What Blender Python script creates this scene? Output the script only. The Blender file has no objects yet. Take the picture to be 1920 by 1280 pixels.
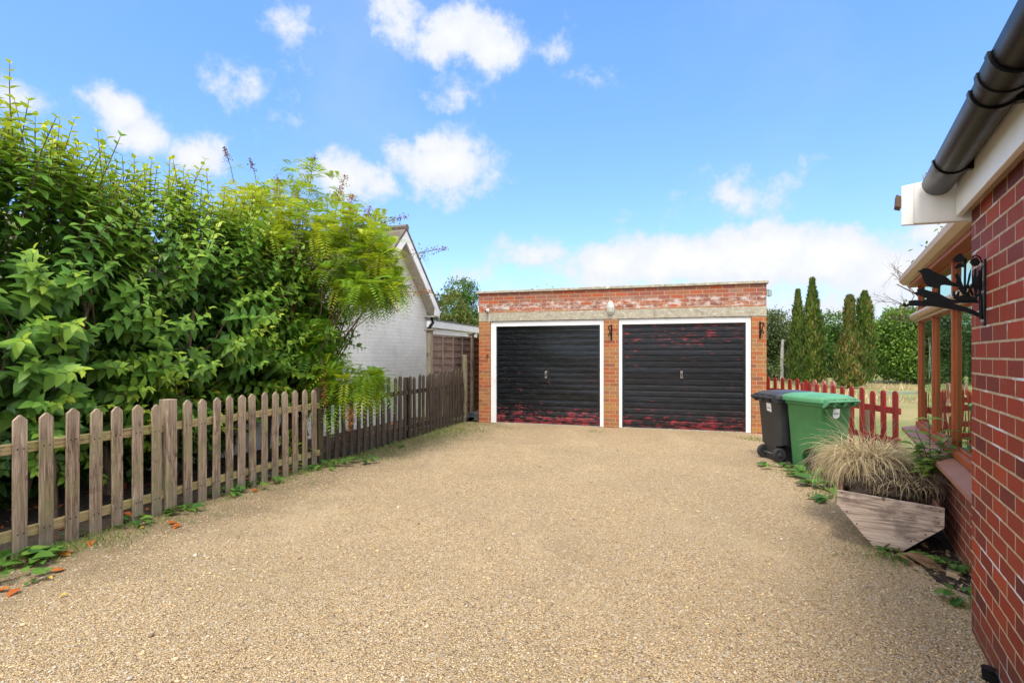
import bpy, bmesh, math, random
import numpy as np
from mathutils import Vector, Matrix
R = math.radians
random.seed(7); rng = np.random.default_rng(11)
scn = bpy.context.scene; COL = scn.collection

# ------------------------------------------------------------------ camera
F = 1000.0; HZ = 665.0; CH = 1.4                       # focal length in photo pixels, horizon row, eye height
cam = bpy.data.cameras.new('camera'); co = bpy.data.objects.new('camera', cam); COL.objects.link(co)
co.location = (0, 0, CH); co.rotation_euler = (R(90), 0, 0)
cam.sensor_width = 36; cam.lens = 36*F/1920; cam.shift_y = 25/1920; cam.clip_start = .05; cam.clip_end = 3000
scn.camera = co

# ------------------------------------------------------------------ light
SUN_EL, SUN_AZ = 60, 193                                # azimuth clockwise from +Y: high behind the camera
sd = Vector((math.sin(R(SUN_AZ))*math.cos(R(SUN_EL)), math.cos(R(SUN_AZ))*math.cos(R(SUN_EL)), math.sin(R(SUN_EL))))
sun = bpy.data.lights.new('sun', 'SUN'); sun.energy = 2.0; sun.angle = R(18); sun.color = (1, .93, .82)
so = bpy.data.objects.new('sun', sun); COL.objects.link(so); so.rotation_euler = sd.to_track_quat('Z', 'Y').to_euler()
scn.view_settings.view_transform = 'Standard'; scn.view_settings.look = 'None'
scn.view_settings.exposure = .97; scn.view_settings.gamma = 1

W = bpy.data.worlds.new('World'); scn.world = W; W.use_nodes = True
def mk_world():
    t = W.node_tree; N = t.nodes; L = t.links; N.clear()
    out = N.new('ShaderNodeOutputWorld'); bg = N.new('ShaderNodeBackground'); L.new(bg.outputs[0], out.inputs[0])
    bg.inputs[1].default_value = .14
    sk = N.new('ShaderNodeTexSky'); sk.sky_type = 'NISHITA'; sk.sun_disc = False
    sk.sun_elevation = R(SUN_EL); sk.sun_rotation = R(SUN_AZ); sk.air_density = 1.0; sk.dust_density = .6; sk.ozone_density = 1.5
    tint = N.new('ShaderNodeMix'); tint.data_type = 'RGBA'; tint.blend_type = 'MULTIPLY'; tint.inputs[0].default_value = 1
    tc = N.new('ShaderNodeTexCoord'); sz = N.new('ShaderNodeSeparateXYZ'); L.new(tc.outputs['Generated'], sz.inputs[0])
    ht = N.new('ShaderNodeMapRange'); L.new(sz.outputs[2], ht.inputs[0]); ht.inputs[1].default_value = .05; ht.inputs[2].default_value = .5
    tm = N.new('ShaderNodeMix'); tm.data_type = 'RGBA'; L.new(ht.outputs[0], tm.inputs[0]); tm.inputs[6].default_value = HORIZON_TINT; tm.inputs[7].default_value = SKY_TINT
    L.new(sk.outputs[0], tint.inputs[6]); L.new(tm.outputs[2], tint.inputs[7])
    def vm(op, a=None, b=None):
        n = N.new('ShaderNodeVectorMath'); n.operation = op
        for i, v in enumerate((a, b)):
            if v is None: continue
            if hasattr(v, 'links'): L.new(v, n.inputs[i])
            else: n.inputs[i].default_value = v
        return n
    def ma(op, *a, clamp=False):
        n = N.new('ShaderNodeMath'); n.operation = op; n.use_clamp = clamp
        for i, v in enumerate(a):
            if hasattr(v, 'links'): L.new(v, n.inputs[i])
            else: n.inputs[i].default_value = v
        return n.outputs[0]
    def noise(sc, det, rough=.55):
        n = N.new('ShaderNodeTexNoise'); n.inputs['Scale'].default_value = sc; n.inputs['Detail'].default_value = det
        n.inputs['Roughness'].default_value = rough; L.new(tc.outputs['Generated'], n.inputs['Vector']); return n
    n1 = noise(7, 8, .6); n2 = noise(11, 11, .66); n3 = noise(2.1, 5)
    d0 = vm('SUBTRACT', n1.outputs['Color'], (.5, .5, .5)); d1 = vm('SCALE', d0.outputs[0]); d1.inputs['Scale'].default_value = .085
    d = vm('ADD', tc.outputs['Generated'], d1.outputs[0]).outputs[0]
    acc = None
    for (x, y, rx, rz, s) in CLOUDS:
        v = Vector(((x-960)/F, 1, (HZ-y)/F)); l = v.length; c = v/l
        rh = rx/F/l/l*1.2; rv = rz/F/l*1.2
        q = vm('SUBTRACT', d, tuple(c)).outputs[0]
        q = vm('MULTIPLY', q, (1/rh, 1/rh, 1/rv)).outputs[0]
        ln = vm('LENGTH', q).outputs['Value']
        val = ma('MULTIPLY', ma('SUBTRACT', 1.0, ln), s)
        acc = val if acc is None else ma('MAXIMUM', acc, val)
    acc = ma('MAXIMUM', acc, -.6)
    nz = ma('MULTIPLY', ma('SUBTRACT', n2.outputs[0], .5), 2.1)
    den = ma('ADD', acc, nz)
    mr = N.new('ShaderNodeMapRange'); mr.interpolation_type = 'SMOOTHSTEP'; L.new(den, mr.inputs[0])
    mr.inputs[1].default_value = .0; mr.inputs[2].default_value = .60
    # thin veil here and there over the blue
    mr2 = N.new('ShaderNodeMapRange'); mr2.interpolation_type = 'SMOOTHSTEP'; L.new(n3.outputs[0], mr2.inputs[0])
    mr2.inputs[1].default_value = .52; mr2.inputs[2].default_value = .85; mr2.inputs[4].default_value = .22
    fac = ma('MAXIMUM', mr.outputs[0], mr2.outputs[0])
    sp = N.new('ShaderNodeSeparateXYZ'); L.new(tc.outputs['Generated'], sp.inputs[0])      # added cloud behind and above the view, put there as white fill light
    n4 = noise(2.6, 8, .6); m4 = N.new('ShaderNodeMapRange'); m4.interpolation_type = 'SMOOTHSTEP'; L.new(n4.outputs[0], m4.inputs[0]); m4.inputs[1].default_value = .40; m4.inputs[2].default_value = .60
    m5 = N.new('ShaderNodeMapRange'); m5.interpolation_type = 'SMOOTHSTEP'; L.new(sp.outputs[1], m5.inputs[0]); m5.inputs[1].default_value = .62; m5.inputs[2].default_value = .35
    fac = ma('MAXIMUM', fac, ma('MULTIPLY', m4.outputs[0], m5.outputs[0]))
    cm = N.new('ShaderNodeMix'); cm.data_type = 'RGBA'
    cs = N.new('ShaderNodeMapRange'); L.new(den, cs.inputs[0]); cs.inputs[1].default_value = .15; cs.inputs[2].default_value = 1.0
    L.new(cs.outputs[0], cm.inputs[0]); cm.inputs[6].default_value = CLOUD_LO; cm.inputs[7].default_value = CLOUD_HI
    mx = N.new('ShaderNodeMix'); mx.data_type = 'RGBA'
    L.new(fac, mx.inputs[0]); L.new(tint.outputs[2], mx.inputs[6]); L.new(cm.outputs[2], mx.inputs[7])
    hm = N.new('ShaderNodeMix'); hm.data_type = 'RGBA'; L.new(ma('MULTIPLY', m4.outputs[0], m5.outputs[0]), hm.inputs[0]); L.new(mx.outputs[2], hm.inputs[6]); hm.inputs[7].default_value = (11.6, 11.3, 10.6, 1)  # the added unseen cloud is set brighter than the visible cloud, for fill
    L.new(hm.outputs[2], bg.inputs[0])
SKY_TINT = (.75, 1.02, 1.24, 1); HORIZON_TINT = (.63, .72, 1.02, 1)
CLOUD_LO = (2.85, 3.1, 3.65, 1); CLOUD_HI = (3.65, 3.7, 3.85, 1)
CLOUDS = [(745, 35, 70, 55, 1), (835, 62, 110, 50, 1), (930, 88, 90, 52, 1), (1040, 95, 45, 25, .25), (545, 50, 60, 32, .28),
 (470, 145, 75, 38, .42), (545, 200, 50, 60, .3), (825, 305, 110, 72, 1.1), (795, 255, 40, 34, .9), (215, 200, 70, 50, 1.1), (265, 240, 75, 50, 1.1),
 (375, 285, 70, 50, 1), (640, 335, 80, 50, .95), (705, 365, 60, 30, .7), (30, 180, 100, 45, .7), (1290, 495, 150, 55, 1.3), (1430, 475, 150, 62, 1.5),
 (1560, 490, 140, 60, 1.3), (1150, 500, 120, 45, 1.0), (1010, 485, 90, 40, .75), (1690, 505, 170, 90, 1), (1750, 440, 100, 45, .9),
 (1380, 365, 110, 45, .35), (860, 170, 70, 30, .5), (1110, 140, 70, 22, .4), (1500, 575, 420, 70, .55), (1000, 560, 260, 60, .3)]
mk_world()

# ------------------------------------------------------------------ helpers
def gp(x, y):                                            # photo pixel on the level ground
    d = CH*F/(y-HZ); return Vector(((x-960)/F*d, d, 0))
def at(x, y, d): return Vector(((x-960)/F*d, d, CH-(y-HZ)/F*d))
def tag(o, label=None, cat=None, group=None, kind=None):
    if label: o['label'] = label
    if cat: o['category'] = cat
    if group: o['group'] = group
    if kind: o['kind'] = kind
    return o
def empty(name, loc=(0, 0, 0), rz=0.0, label=None, cat=None, group=None):
    o = bpy.data.objects.new(name, None); COL.objects.link(o); o.location = loc; o.rotation_euler = (0, 0, rz)
    o.empty_display_size = .2
    return tag(o, label, cat, group)
def link(name, me, mat, parent=None, loc=None, rz=0):
    o = bpy.data.objects.new(name, me); COL.objects.link(o)
    if mat: me.materials.append(mat)
    if parent: o.parent = parent
    if loc is not None: o.location = loc
    if rz: o.rotation_euler = (0, 0, rz)
    return o
class MB:
    def __init__(s): s.v = []; s.f = []
    def add(s, vs, fs):
        b = len(s.v); s.v += [tuple(p) for p in vs]; s.f += [tuple(i+b for i in f) for f in fs]; return s
    def box(s, x0, x1, y0, y1, z0, z1):
        return s.add([(x0,y0,z0),(x1,y0,z0),(x1,y1,z0),(x0,y1,z0),(x0,y0,z1),(x1,y0,z1),(x1,y1,z1),(x0,y1,z1)],
                     [(0,3,2,1),(4,5,6,7),(0,1,5,4),(1,2,6,5),(2,3,7,6),(3,0,4,7)])
    def prism(s, poly, d, ax='y'):                       # polygon (a,b) extruded between d[0] and d[1]
        n = len(poly)
        area = sum(poly[i][0]*poly[(i+1)%n][1]-poly[(i+1)%n][0]*poly[i][1] for i in range(n))
        if area < 0: poly = poly[::-1]
        P = {'y': lambda a, b, c: (a, c, b), 'x': lambda a, b, c: (c, a, b), 'z': lambda a, b, c: (a, b, c)}[ax]
        lo = [P(a, b, d[0]) for a, b in poly]; hi = [P(a, b, d[1]) for a, b in poly]
        fs = [tuple(range(n)), tuple(range(2*n-1, n-1, -1))] if ax == 'y' else [tuple(range(n-1, -1, -1)), tuple(range(n, 2*n))]
        for i in range(n):
            j = (i+1) % n; fs.append((j, i, n+i, n+j) if ax == 'y' else (i, j, n+j, n+i))
        return s.add(lo+hi, fs)
    def tube(s, pts, r, n=8, cap=True):
        pts = [Vector(p) for p in pts]; rs = r if isinstance(r, (list, tuple)) else [r]*len(pts); vs = []; fs = []
        up = Vector((.13, .07, 1)).normalized()
        for i, p in enumerate(pts):
            t = (pts[min(i+1, len(pts)-1)]-pts[max(i-1, 0)]).normalized()
            a = t.cross(up if abs(t.dot(up)) < .95 else Vector((1, 0, 0))).normalized(); b = t.cross(a)
            for k in range(n):
                an = 2*math.pi*k/n; vs.append(p+rs[i]*(math.cos(an)*a+math.sin(an)*b))
        for i in range(len(pts)-1):
            for k in range(n): fs.append((i*n+k, i*n+(k+1)%n, (i+1)*n+(k+1)%n, (i+1)*n+k))
        if cap: fs += [tuple(range(n-1, -1, -1)), tuple((len(pts)-1)*n+k for k in range(n))]
        return s.add(vs, fs)
    def rings(s, rl, cap0=True, cap1=True):
        n = len(rl[0]); vs = [p for r in rl for p in r]; fs = []
        for i in range(len(rl)-1):
            for k in range(n): fs.append((i*n+k, i*n+(k+1)%n, (i+1)*n+(k+1)%n, (i+1)*n+k))
        if cap0: fs.append(tuple(range(n-1, -1, -1)))
        if cap1: fs.append(tuple((len(rl)-1)*n+k for k in range(n)))
        return s.add(vs, fs)
    def build(s, name, mat, parent=None, loc=None, rz=0, smooth=False, bevel=0, seg=2):
        me = bpy.data.meshes.new(name); me.from_pydata(s.v, [], s.f); me.validate(); me.update()
        o = link(name, me, mat, parent, loc, rz)
        bm = bmesh.new(); bm.from_mesh(me); bmesh.ops.recalc_face_normals(bm, faces=bm.faces); bm.to_mesh(me); bm.free()
        if smooth:
            for p in me.polygons: p.use_smooth = True
            try: me.set_sharp_from_angle(angle=R(38))
            except Exception: pass
        if bevel:
            m = o.modifiers.new('bevel', 'BEVEL'); m.width = bevel; m.segments = seg; m.limit_method = 'ANGLE'; m.angle_limit = R(40)
        return o
def npmesh(name, V, Fs, mat, parent=None, tint=None, smooth=False, loc=None):   # numpy verts and a list of (n,k) face arrays
    me = bpy.data.meshes.new(name); V = np.asarray(V, np.float32).reshape(-1, 3)
    me.vertices.add(len(V)); me.vertices.foreach_set('co', V.ravel())
    nl = sum(f.size for f in Fs); npz = sum(len(f) for f in Fs)
    me.loops.add(nl); me.polygons.add(npz)
    me.loops.foreach_set('vertex_index', np.concatenate([f.ravel() for f in Fs]).astype(np.int32))
    tot = np.concatenate([np.full(len(f), f.shape[1]) for f in Fs]).astype(np.int32)
    me.polygons.foreach_set('loop_start', np.concatenate([[0], np.cumsum(tot)[:-1]]).astype(np.int32))
    me.update(calc_edges=True)
    if tint is not None:
        a = me.attributes.new('tint', 'FLOAT', 'POINT'); a.data.foreach_set('value', np.asarray(tint, np.float32))
    if smooth: me.polygons.foreach_set('use_smooth', np.ones(npz, bool))
    return link(name, me, mat, parent, loc)

# ------------------------------------------------------------------ materials
class NT:
    def __init__(s, name):
        s.m = bpy.data.materials.new(name); s.m.use_nodes = True; s.t = s.m.node_tree; s.N = s.t.nodes; s.L = s.t.links
        s.b = s.N['Principled BSDF']; s.tc = s.N.new('ShaderNodeTexCoord'); s.obj = s.tc.outputs['Object']
    def set(s, sock, v):
        if hasattr(v, 'links'): s.L.new(v, sock)
        elif isinstance(v, (tuple, list)) and len(v) == 3 and sock.type == 'RGBA': sock.default_value = (*v, 1)
        else: sock.default_value = v
    def p(s, **k):
        for n, v in k.items(): s.set(s.b.inputs[n.replace('_', ' ')], v)
        return s
    def math(s, op, *a, clamp=False):
        n = s.N.new('ShaderNodeMath'); n.operation = op; n.use_clamp = clamp
        for i, v in enumerate(a): s.set(n.inputs[i], v)
        return n.outputs[0]
    def vmath(s, op, *a):
        n = s.N.new('ShaderNodeVectorMath'); n.operation = op
        for i, v in enumerate(a): s.set(n.inputs[i], v)
        return n.outputs[0]
    def map(s, vec, scale=(1,1,1), loc=(0,0,0)):
        n = s.N.new('ShaderNodeMapping'); s.L.new(vec, n.inputs[0]); n.inputs['Scale'].default_value = scale; n.inputs['Location'].default_value = loc
        return n.outputs[0]
    def noise(s, vec, sc, det=4, rough=.55, out=0, dist=0):
        n = s.N.new('ShaderNodeTexNoise'); s.L.new(vec, n.inputs['Vector']); n.inputs['Scale'].default_value = sc
        n.inputs['Detail'].default_value = det; n.inputs['Roughness'].default_value = rough; n.inputs['Distortion'].default_value = dist
        return n.outputs[out]
    def vor(s, vec, sc, feat='F1', out='Distance', rnd=1):
        n = s.N.new('ShaderNodeTexVoronoi'); n.feature = feat; s.L.new(vec, n.inputs['Vector']); n.inputs['Scale'].default_value = sc
        n.inputs['Randomness'].default_value = rnd
        return n.outputs[out]
    def ramp(s, fac, stops, interp='LINEAR'):
        n = s.N.new('ShaderNodeValToRGB'); s.L.new(fac, n.inputs[0]); n.color_ramp.interpolation = interp; e = n.color_ramp.elements
        while len(e) < len(stops): e.new(.5)
        for k, (p, c) in enumerate(stops): e[k].position = p; e[k].color = (*c, 1) if len(c) == 3 else c
        return n.outputs[0]
    def mix(s, fac, a, b, mode='MIX'):
        n = s.N.new('ShaderNodeMix'); n.data_type = 'RGBA'; n.blend_type = mode
        s.set(n.inputs[0], fac); s.set(n.inputs[6], a); s.set(n.inputs[7], b); return n.outputs[2]
    def rng(s, v, a, b, c=0, d=1, smooth=True):
        n = s.N.new('ShaderNodeMapRange'); n.interpolation_type = 'SMOOTHSTEP' if smooth else 'LINEAR'
        s.set(n.inputs[0], v)
        for i, q in enumerate((a, b, c, d)): s.set(n.inputs[i+1], q)
        return n.outputs[0]
    def xyz(s, vec):
        n = s.N.new('ShaderNodeSeparateXYZ'); s.L.new(vec, n.inputs[0]); return n.outputs
    def comb(s, x, y, z):
        n = s.N.new('ShaderNodeCombineXYZ')
        for i, v in enumerate((x, y, z)): s.set(n.inputs[i], v)
        return n.outputs[0]
    def bump(s, h, st=.3, dist=.01):
        n = s.N.new('ShaderNodeBump'); n.inputs['Strength'].default_value = st; n.inputs['Distance'].default_value = dist
        s.L.new(h, n.inputs['Height']); s.L.new(n.outputs[0], s.b.inputs['Normal']); return s
    def attr(s, name='tint'):
        n = s.N.new('ShaderNodeAttribute'); n.attribute_name = name; return n.outputs['Fac']
    def rand(s):
        return s.N.new('ShaderNodeObjectInfo').outputs['Random']

def mat_plain(name, col, rough=.5, metal=0, var=.15, sc=6, bump=0):
    n = NT(name); f = n.noise(n.obj, sc, 6, .6)
    n.p(Base_Color=n.mix(n.rng(f, .3, .7), tuple(c*(1-var) for c in col), tuple(min(1, c*(1+var)) for c in col)),
        Roughness=n.rng(f, .2, .8, rough*.85, min(1, rough*1.15)), Metallic=metal)
    if bump: n.bump(n.noise(n.obj, sc*12, 5, .6), bump, .004)
    return n.m
def mat_leaf(name, stops, rough=.45, trans=.3, tcol=(.25, .4, .05)):
    n = NT(name); t = n.attr()
    c = n.ramp(t, stops); c = n.mix(n.rng(n.noise(n.obj, 9, 3), .3, .7, 0, .35), c, n.mix(.5, c, (.01, .03, .008)))
    n.p(Base_Color=c, Roughness=rough); n.b.inputs['Specular IOR Level'].default_value = .35
    tr = n.N.new('ShaderNodeBsdfTranslucent'); n.L.new(n.mix(.5, c, tcol), tr.inputs[0])
    mx = n.N.new('ShaderNodeMixShader'); mx.inputs[0].default_value = trans
    n.L.new(n.b.outputs[0], mx.inputs[1]); n.L.new(tr.outputs[0], mx.inputs[2])
    n.L.new(mx.outputs[0], n.N['Material Output'].inputs[0]); return n.m
def mat_brick(name, pal, mortar, phase=(0, 0), tall=None, stain=None, rough=.8, mort=.01, bw=.225, bh=.075, alt=None, flat=False, smear=0):
    n = NT(name); P = n.xyz(n.obj); nr = n.xyz(n.tc.outputs['Normal'])
    u = n.mix(n.math('GREATER_THAN', n.math('ABSOLUTE', nr[0]), .6), n.comb(P[0], P[0], P[0]), n.comb(P[1], P[1], P[1]))
    u = n.xyz(u)[0]
    vec = n.comb(n.math('ADD', u, phase[0]), n.math('ADD', P[2], phase[1]), 0)
    wob = n.vmath('SCALE', n.vmath('SUBTRACT', n.noise(n.obj, 18, 3, out=1), (.5, .5, .5))); wob.node.inputs['Scale'].default_value = .005
    vec = n.vmath('ADD', vec, wob)
    b = n.N.new('ShaderNodeTexBrick'); n.L.new(vec, b.inputs[0]); b.inputs['Color1'].default_value = (0, 0, 0, 1); b.inputs['Color2'].default_value = (1, 1, 1, 1)
    b.inputs['Mortar'].default_value = (.5, .5, .5, 1); b.inputs['Scale'].default_value = 1; b.inputs['Mortar Size'].default_value = mort/2
    b.inputs['Mortar Smooth'].default_value = .15; b.inputs['Brick Width'].default_value = bw; b.inputs['Row Height'].default_value = bh
    b.inputs['Bias'].default_value = 0
    k = len(pal); c = n.ramp(b.outputs[0], [(i/(k-1)*.9+.05, q) for i, q in enumerate(pal)])
    if alt:                                              # other bricks above a height
        k2 = len(alt[1]); c2 = n.ramp(b.outputs[0], [(i/(k2-1)*.9+.05, q) for i, q in enumerate(alt[1])])
        c = n.mix(n.math('GREATER_THAN', P[2], alt[0]), c, c2)
    fine = n.noise(n.obj, 70, 6, .65); big = n.noise(n.obj, 3.2, 5, .6)
    c = n.mix(n.rng(fine, .35, .75, 0, .45), c, n.mix(.55, c, (.03, .015, .012)))
    c = n.mix(n.rng(big, .45, .75, 0, .3), c, n.mix(.6, c, (.09, .05, .04)))
    mo = n.mix(n.rng(n.noise(n.obj, 25, 4), .3, .7), mortar, tuple(q*.72 for q in mortar))
    c = n.mix(b.outputs['Fac'], c, mo)
    if stain: 
        msk = n.math('MULTIPLY', n.rng(n.noise(n.map(n.obj, (1.2, 1.2, 2.4)), 5, 8, .72), .46, .62),
              n.math('MULTIPLY', n.rng(P[2], stain[0], stain[0]+.04), n.rng(P[2], stain[1]-.06, stain[1]+.02, 1, 0)))
        c = n.mix(n.math('MULTIPLY', msk, .85), c, stain[2])
    if smear:                                            # white efflorescence along a few joints
        m2 = n.math('MULTIPLY', b.outputs['Fac'], n.rng(n.noise(n.map(n.obj, (1, 1, 2)), 2.6, 6), .52, .62))
        c = n.mix(n.math('MULTIPLY', m2, smear), c, (.60, .60, .63))
        c = n.mix(n.math('MULTIPLY', n.rng(n.noise(n.map(n.obj, (1, 1, 1.5)), 4.5, 7, .7), .6, .75), .14), c, (.46, .38, .36))
        c = n.mix(n.math('MULTIPLY', n.rng(P[2], .0, .3, 1, 0), n.rng(fine, .3, .6, .2, .75)), c, (.07, .045, .035))
    n.p(Base_Color=c, Roughness=rough); n.b.inputs['Specular IOR Level'].default_value = .15
    h = n.math('ADD', n.math('MULTIPLY', n.math('SUBTRACT', 1.0, b.outputs['Fac']), 1.0), n.math('MULTIPLY', fine, .35))
    n.bump(h, .6, .008); return n.m
def mat_wood(name, c0, c1, c2, algae=None, zscale=1, axis=2, rough=.85, base=None):
    n = NT(name); r = n.rand()
    off = n.comb(n.math('MULTIPLY', r, 37.0), n.math('MULTIPLY', r, 17.0), n.math('MULTIPLY', r, 53.0))
    v = n.vmath('ADD', n.obj, off); sc = [34, 34, 34]; sc[axis] = 1.6
    g = n.noise(n.map(v, tuple(q*1.6 for q in sc)), 1.0, 8, .72, dist=1.1)
    sc2 = [11, 11, 11]; sc2[axis] = .9
    g2 = n.noise(n.map(v, tuple(sc2)), 1.0, 4, .5, dist=.8)
    rings = n.math('FRACT', n.math('MULTIPLY', g2, 9.0))
    c = n.ramp(g, [(.34, c0), (.5, c1), (.66, c2)])
    c = n.mix(n.rng(rings, .6, 1.0, 0, .8), c, n.mix(.72, c, (.035, .02, .013)))
    sp = n.noise(v, 5, 5, .65); c = n.mix(n.rng(sp, .52, .66, 0, .75), c, n.mix(.7, c, (.06, .038, .03)))
    kn = n.vor(n.map(v, (9, 9, 4.2)), 1.0); c = n.mix(n.rng(kn, .08, .15, .85, 0), c, (.03, .018, .013))
    c = n.mix(n.math('MULTIPLY', n.math('SUBTRACT', r, .3), .5, clamp=True), c, n.mix(.5, c, c2))
    if algae:
        al = n.rng(n.noise(v, 3.2, 5, .6), .46, .7, 0, .7); c = n.mix(al, c, algae)
    if base:                                            # weathering stain of its own towards the buried foot and the tip
        P = n.xyz(n.obj); c = n.mix(n.math('MULTIPLY', n.rng(P[2], .0, .3, 1, 0), n.rng(sp, .3, .6, .1, .65)), c, base)
    if base:                                            # nail heads at the two rails, bleached tip
        dx = n.math('SUBTRACT', n.math('ABSOLUTE', P[0]), .018)
        for zn in (.752, .168):
            dn = n.math('SQRT', n.math('ADD', n.math('MULTIPLY', dx, dx), n.math('POWER', n.math('SUBTRACT', P[2], zn), 2.0)))
            c = n.mix(n.rng(dn, .004, .008, .9, 0), c, (.02, .013, .01))
        c = n.mix(n.math('MULTIPLY', n.rng(P[2], .72, .95), .3), c, c2)
    n.p(Base_Color=c, Roughness=rough); n.b.inputs['Specular IOR Level'].default_value = .25
    n.bump(n.math('ADD', g, n.math('MULTIPLY', rings, .4)), .5, .004); return n.m

M = {}
def less_shine(m, v):
    m.node_tree.nodes['Principled BSDF'].inputs['Specular IOR Level'].default_value = v; return m
M['white_paint'] = mat_plain('white_paint', (.74, .74, .73), .45, var=.08, sc=5, bump=.1)
M['white_gloss'] = mat_plain('white_gloss', (.72, .71, .69), .35, var=.06, sc=3)
M['black_plastic'] = mat_plain('black_plastic', (.007, .007, .008), .32, var=.25, sc=4, bump=.05)
M['black_iron'] = mat_plain('black_iron', (.010, .011, .013), .42, var=.2, sc=20, bump=.1)
less_shine(M['black_iron'], .12); less_shine(M['black_plastic'], .18)
M['bin_black'] = mat_plain('bin_black', (.03, .03, .033), .5, var=.2, sc=5, bump=.12)
M['bin_lid_black'] = mat_plain('bin_lid_black', (.035, .037, .045), .42, var=.15, sc=5, bump=.12)
M['bin_green'] = mat_plain('bin_green', (.05, .18, .06), .45, var=.12, sc=4, bump=.1)
M['bin_lid_green'] = mat_plain('bin_lid_green', (.085, .27, .13), .4, var=.12, sc=4, bump=.1)
M['rubber'] = mat_plain('rubber', (.02, .02, .021), .7, var=.2, sc=15)
M['chrome'] = mat_plain('chrome', (.7, .7, .7), .2, 1, var=.05)
M['steel'] = mat_plain('steel', (.35, .36, .37), .4, .7, var=.2, sc=20)
M['sticker'] = mat_plain('sticker', (.75, .76, .78), .5, var=.04)
M['print'] = mat_plain('print', (.12, .13, .2), .5)
M['grey_plastic'] = mat_plain('grey_plastic', (.23, .29, .31), .5)
M['lamp_body'] = mat_plain('lamp_body', (.5, .49, .45), .5, bump=.2, sc=20)
M['roof_felt'] = mat_plain('roof_felt', (.12, .12, .12), .9, bump=.4)
M['bark'] = mat_wood('bark', (.05, .038, .028), (.10, .075, .055), (.16, .125, .09))
M['twig'] = mat_wood('twig', (.10, .075, .05), (.17, .125, .085), (.25, .19, .13))
M['stem_brown'] = mat_plain('stem_brown', (.10, .055, .03), .7)

# ------------------------------------------------------------------ foliage
def basis(d, up):                                        # axis, side, normal for arrays of directions
    d = d/np.linalg.norm(d, axis=1, keepdims=True); s = np.cross(d, up); s /= (np.linalg.norm(s, axis=1, keepdims=True)+1e-9)
    return d, s, np.cross(s, d)
LT = np.array([(0,0,0), (.28,0,-.02), (.62,0,-.02), (1,0,0), (.10,.22,.03), (.32,.5,.09), (.66,.33,.06), (.10,-.22,.03), (.32,-.5,.09), (.66,-.33,.06)])
LQ = np.array([(1,2,6,5), (2,1,8,9), (0,1,5,4), (1,0,7,8)]); LTR = np.array([(2,3,6), (3,2,9)])
def leaves(P, D, U, ln, wd, curl):                       # ovate folded leaves
    n = len(P); d, s, nn = basis(D, U)
    T = LT[None].repeat(n, 0); a = T[:, :, 0]*ln[:, None]; b = T[:, :, 1]*wd[:, None]; h = T[:, :, 2]*wd[:, None]-curl[:, None]*T[:, :, 0]**2*ln[:, None]
    V = P[:, None]+a[..., None]*d[:, None]+b[..., None]*s[:, None]+h[..., None]*nn[:, None]
    o = (np.arange(n)*10)[:, None, None]
    return V.reshape(-1, 3), (LQ[None]+o).reshape(-1, 4), (LTR[None]+o).reshape(-1, 3), 10
def leaves_simple(P, D, U, ln, wd):                      # small folded diamonds: two triangles each
    n = len(P); d, s, nn = basis(D, U)
    V = np.stack([P, P+d*(ln*.45)[:, None]+s*(wd*.5)[:, None]+nn*(wd*.12)[:, None], P+d*ln[:, None], P+d*(ln*.45)[:, None]-s*(wd*.5)[:, None]+nn*(wd*.12)[:, None]], 1)
    o = (np.arange(n)*4)[:, None, None]; f = np.array([(0,1,2), (0,2,3)])
    return V.reshape(-1, 3), (f[None]+o).reshape(-1, 3)
def unit(n):
    v = rng.normal(size=(n, 3)); return v/np.linalg.norm(v, axis=1, keepdims=True)

def crown_cloud(name, blobs, n, size, mat, parent, tint=(0, 1), asp=.55, droop=-.2, hollow=.55):
    w = np.array([b[3]*b[4]*b[5] for b in blobs])**.75; w = w/w.sum(); Ps = []; Ts = []; Ds = []
    for b, k in zip(blobs, (w*n).astype(int)):
        u = unit(k); r = (hollow+(1-hollow)*rng.random(k)**.6)*(1+.13*np.sin(u[:, 0]*7+u[:, 2]*5+b[0]*3)+.1*np.sin(u[:, 1]*9-u[:, 2]*8+b[1]))
        # clumps: pull towards random twig centres
        p = u*r[:, None]; m = max(8, k//40); ctr = unit(m)*(hollow+.1+(1-hollow)*rng.random(m)[:, None]**.5)*1.02; idx = rng.integers(0, m, k)
        p = np.where((rng.random(k) < .75)[:, None], ctr[idx]+rng.normal(size=(k, 3))*.13, p)
        Ps.append(p*np.array(b[3:6])+np.array(b[:3])); Ds.append(u*.8+unit(k)*.7+np.array((0, 0, droop)))
        Ts.append(np.clip(.5*rng.random(k)+.35*rng.random(m)[idx]+.2*(p[:, 2]), 0, 1)*(tint[1]-tint[0])+tint[0])
    P = np.concatenate(Ps); D = np.concatenate(Ds); T = np.concatenate(Ts); k = len(P)
    keep = P[:, 2] > .02; P = P[keep]; D = D[keep]; T = T[keep]; k = len(P)
    V, f = leaves_simple(P, D, unit(k)*.6+np.array((0, 0, 1.)), size*(.6+.8*rng.random(k)), size*asp*(.7+.6*rng.random(k)))
    return npmesh(name, V, [f], mat, parent, T.repeat(4))

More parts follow.
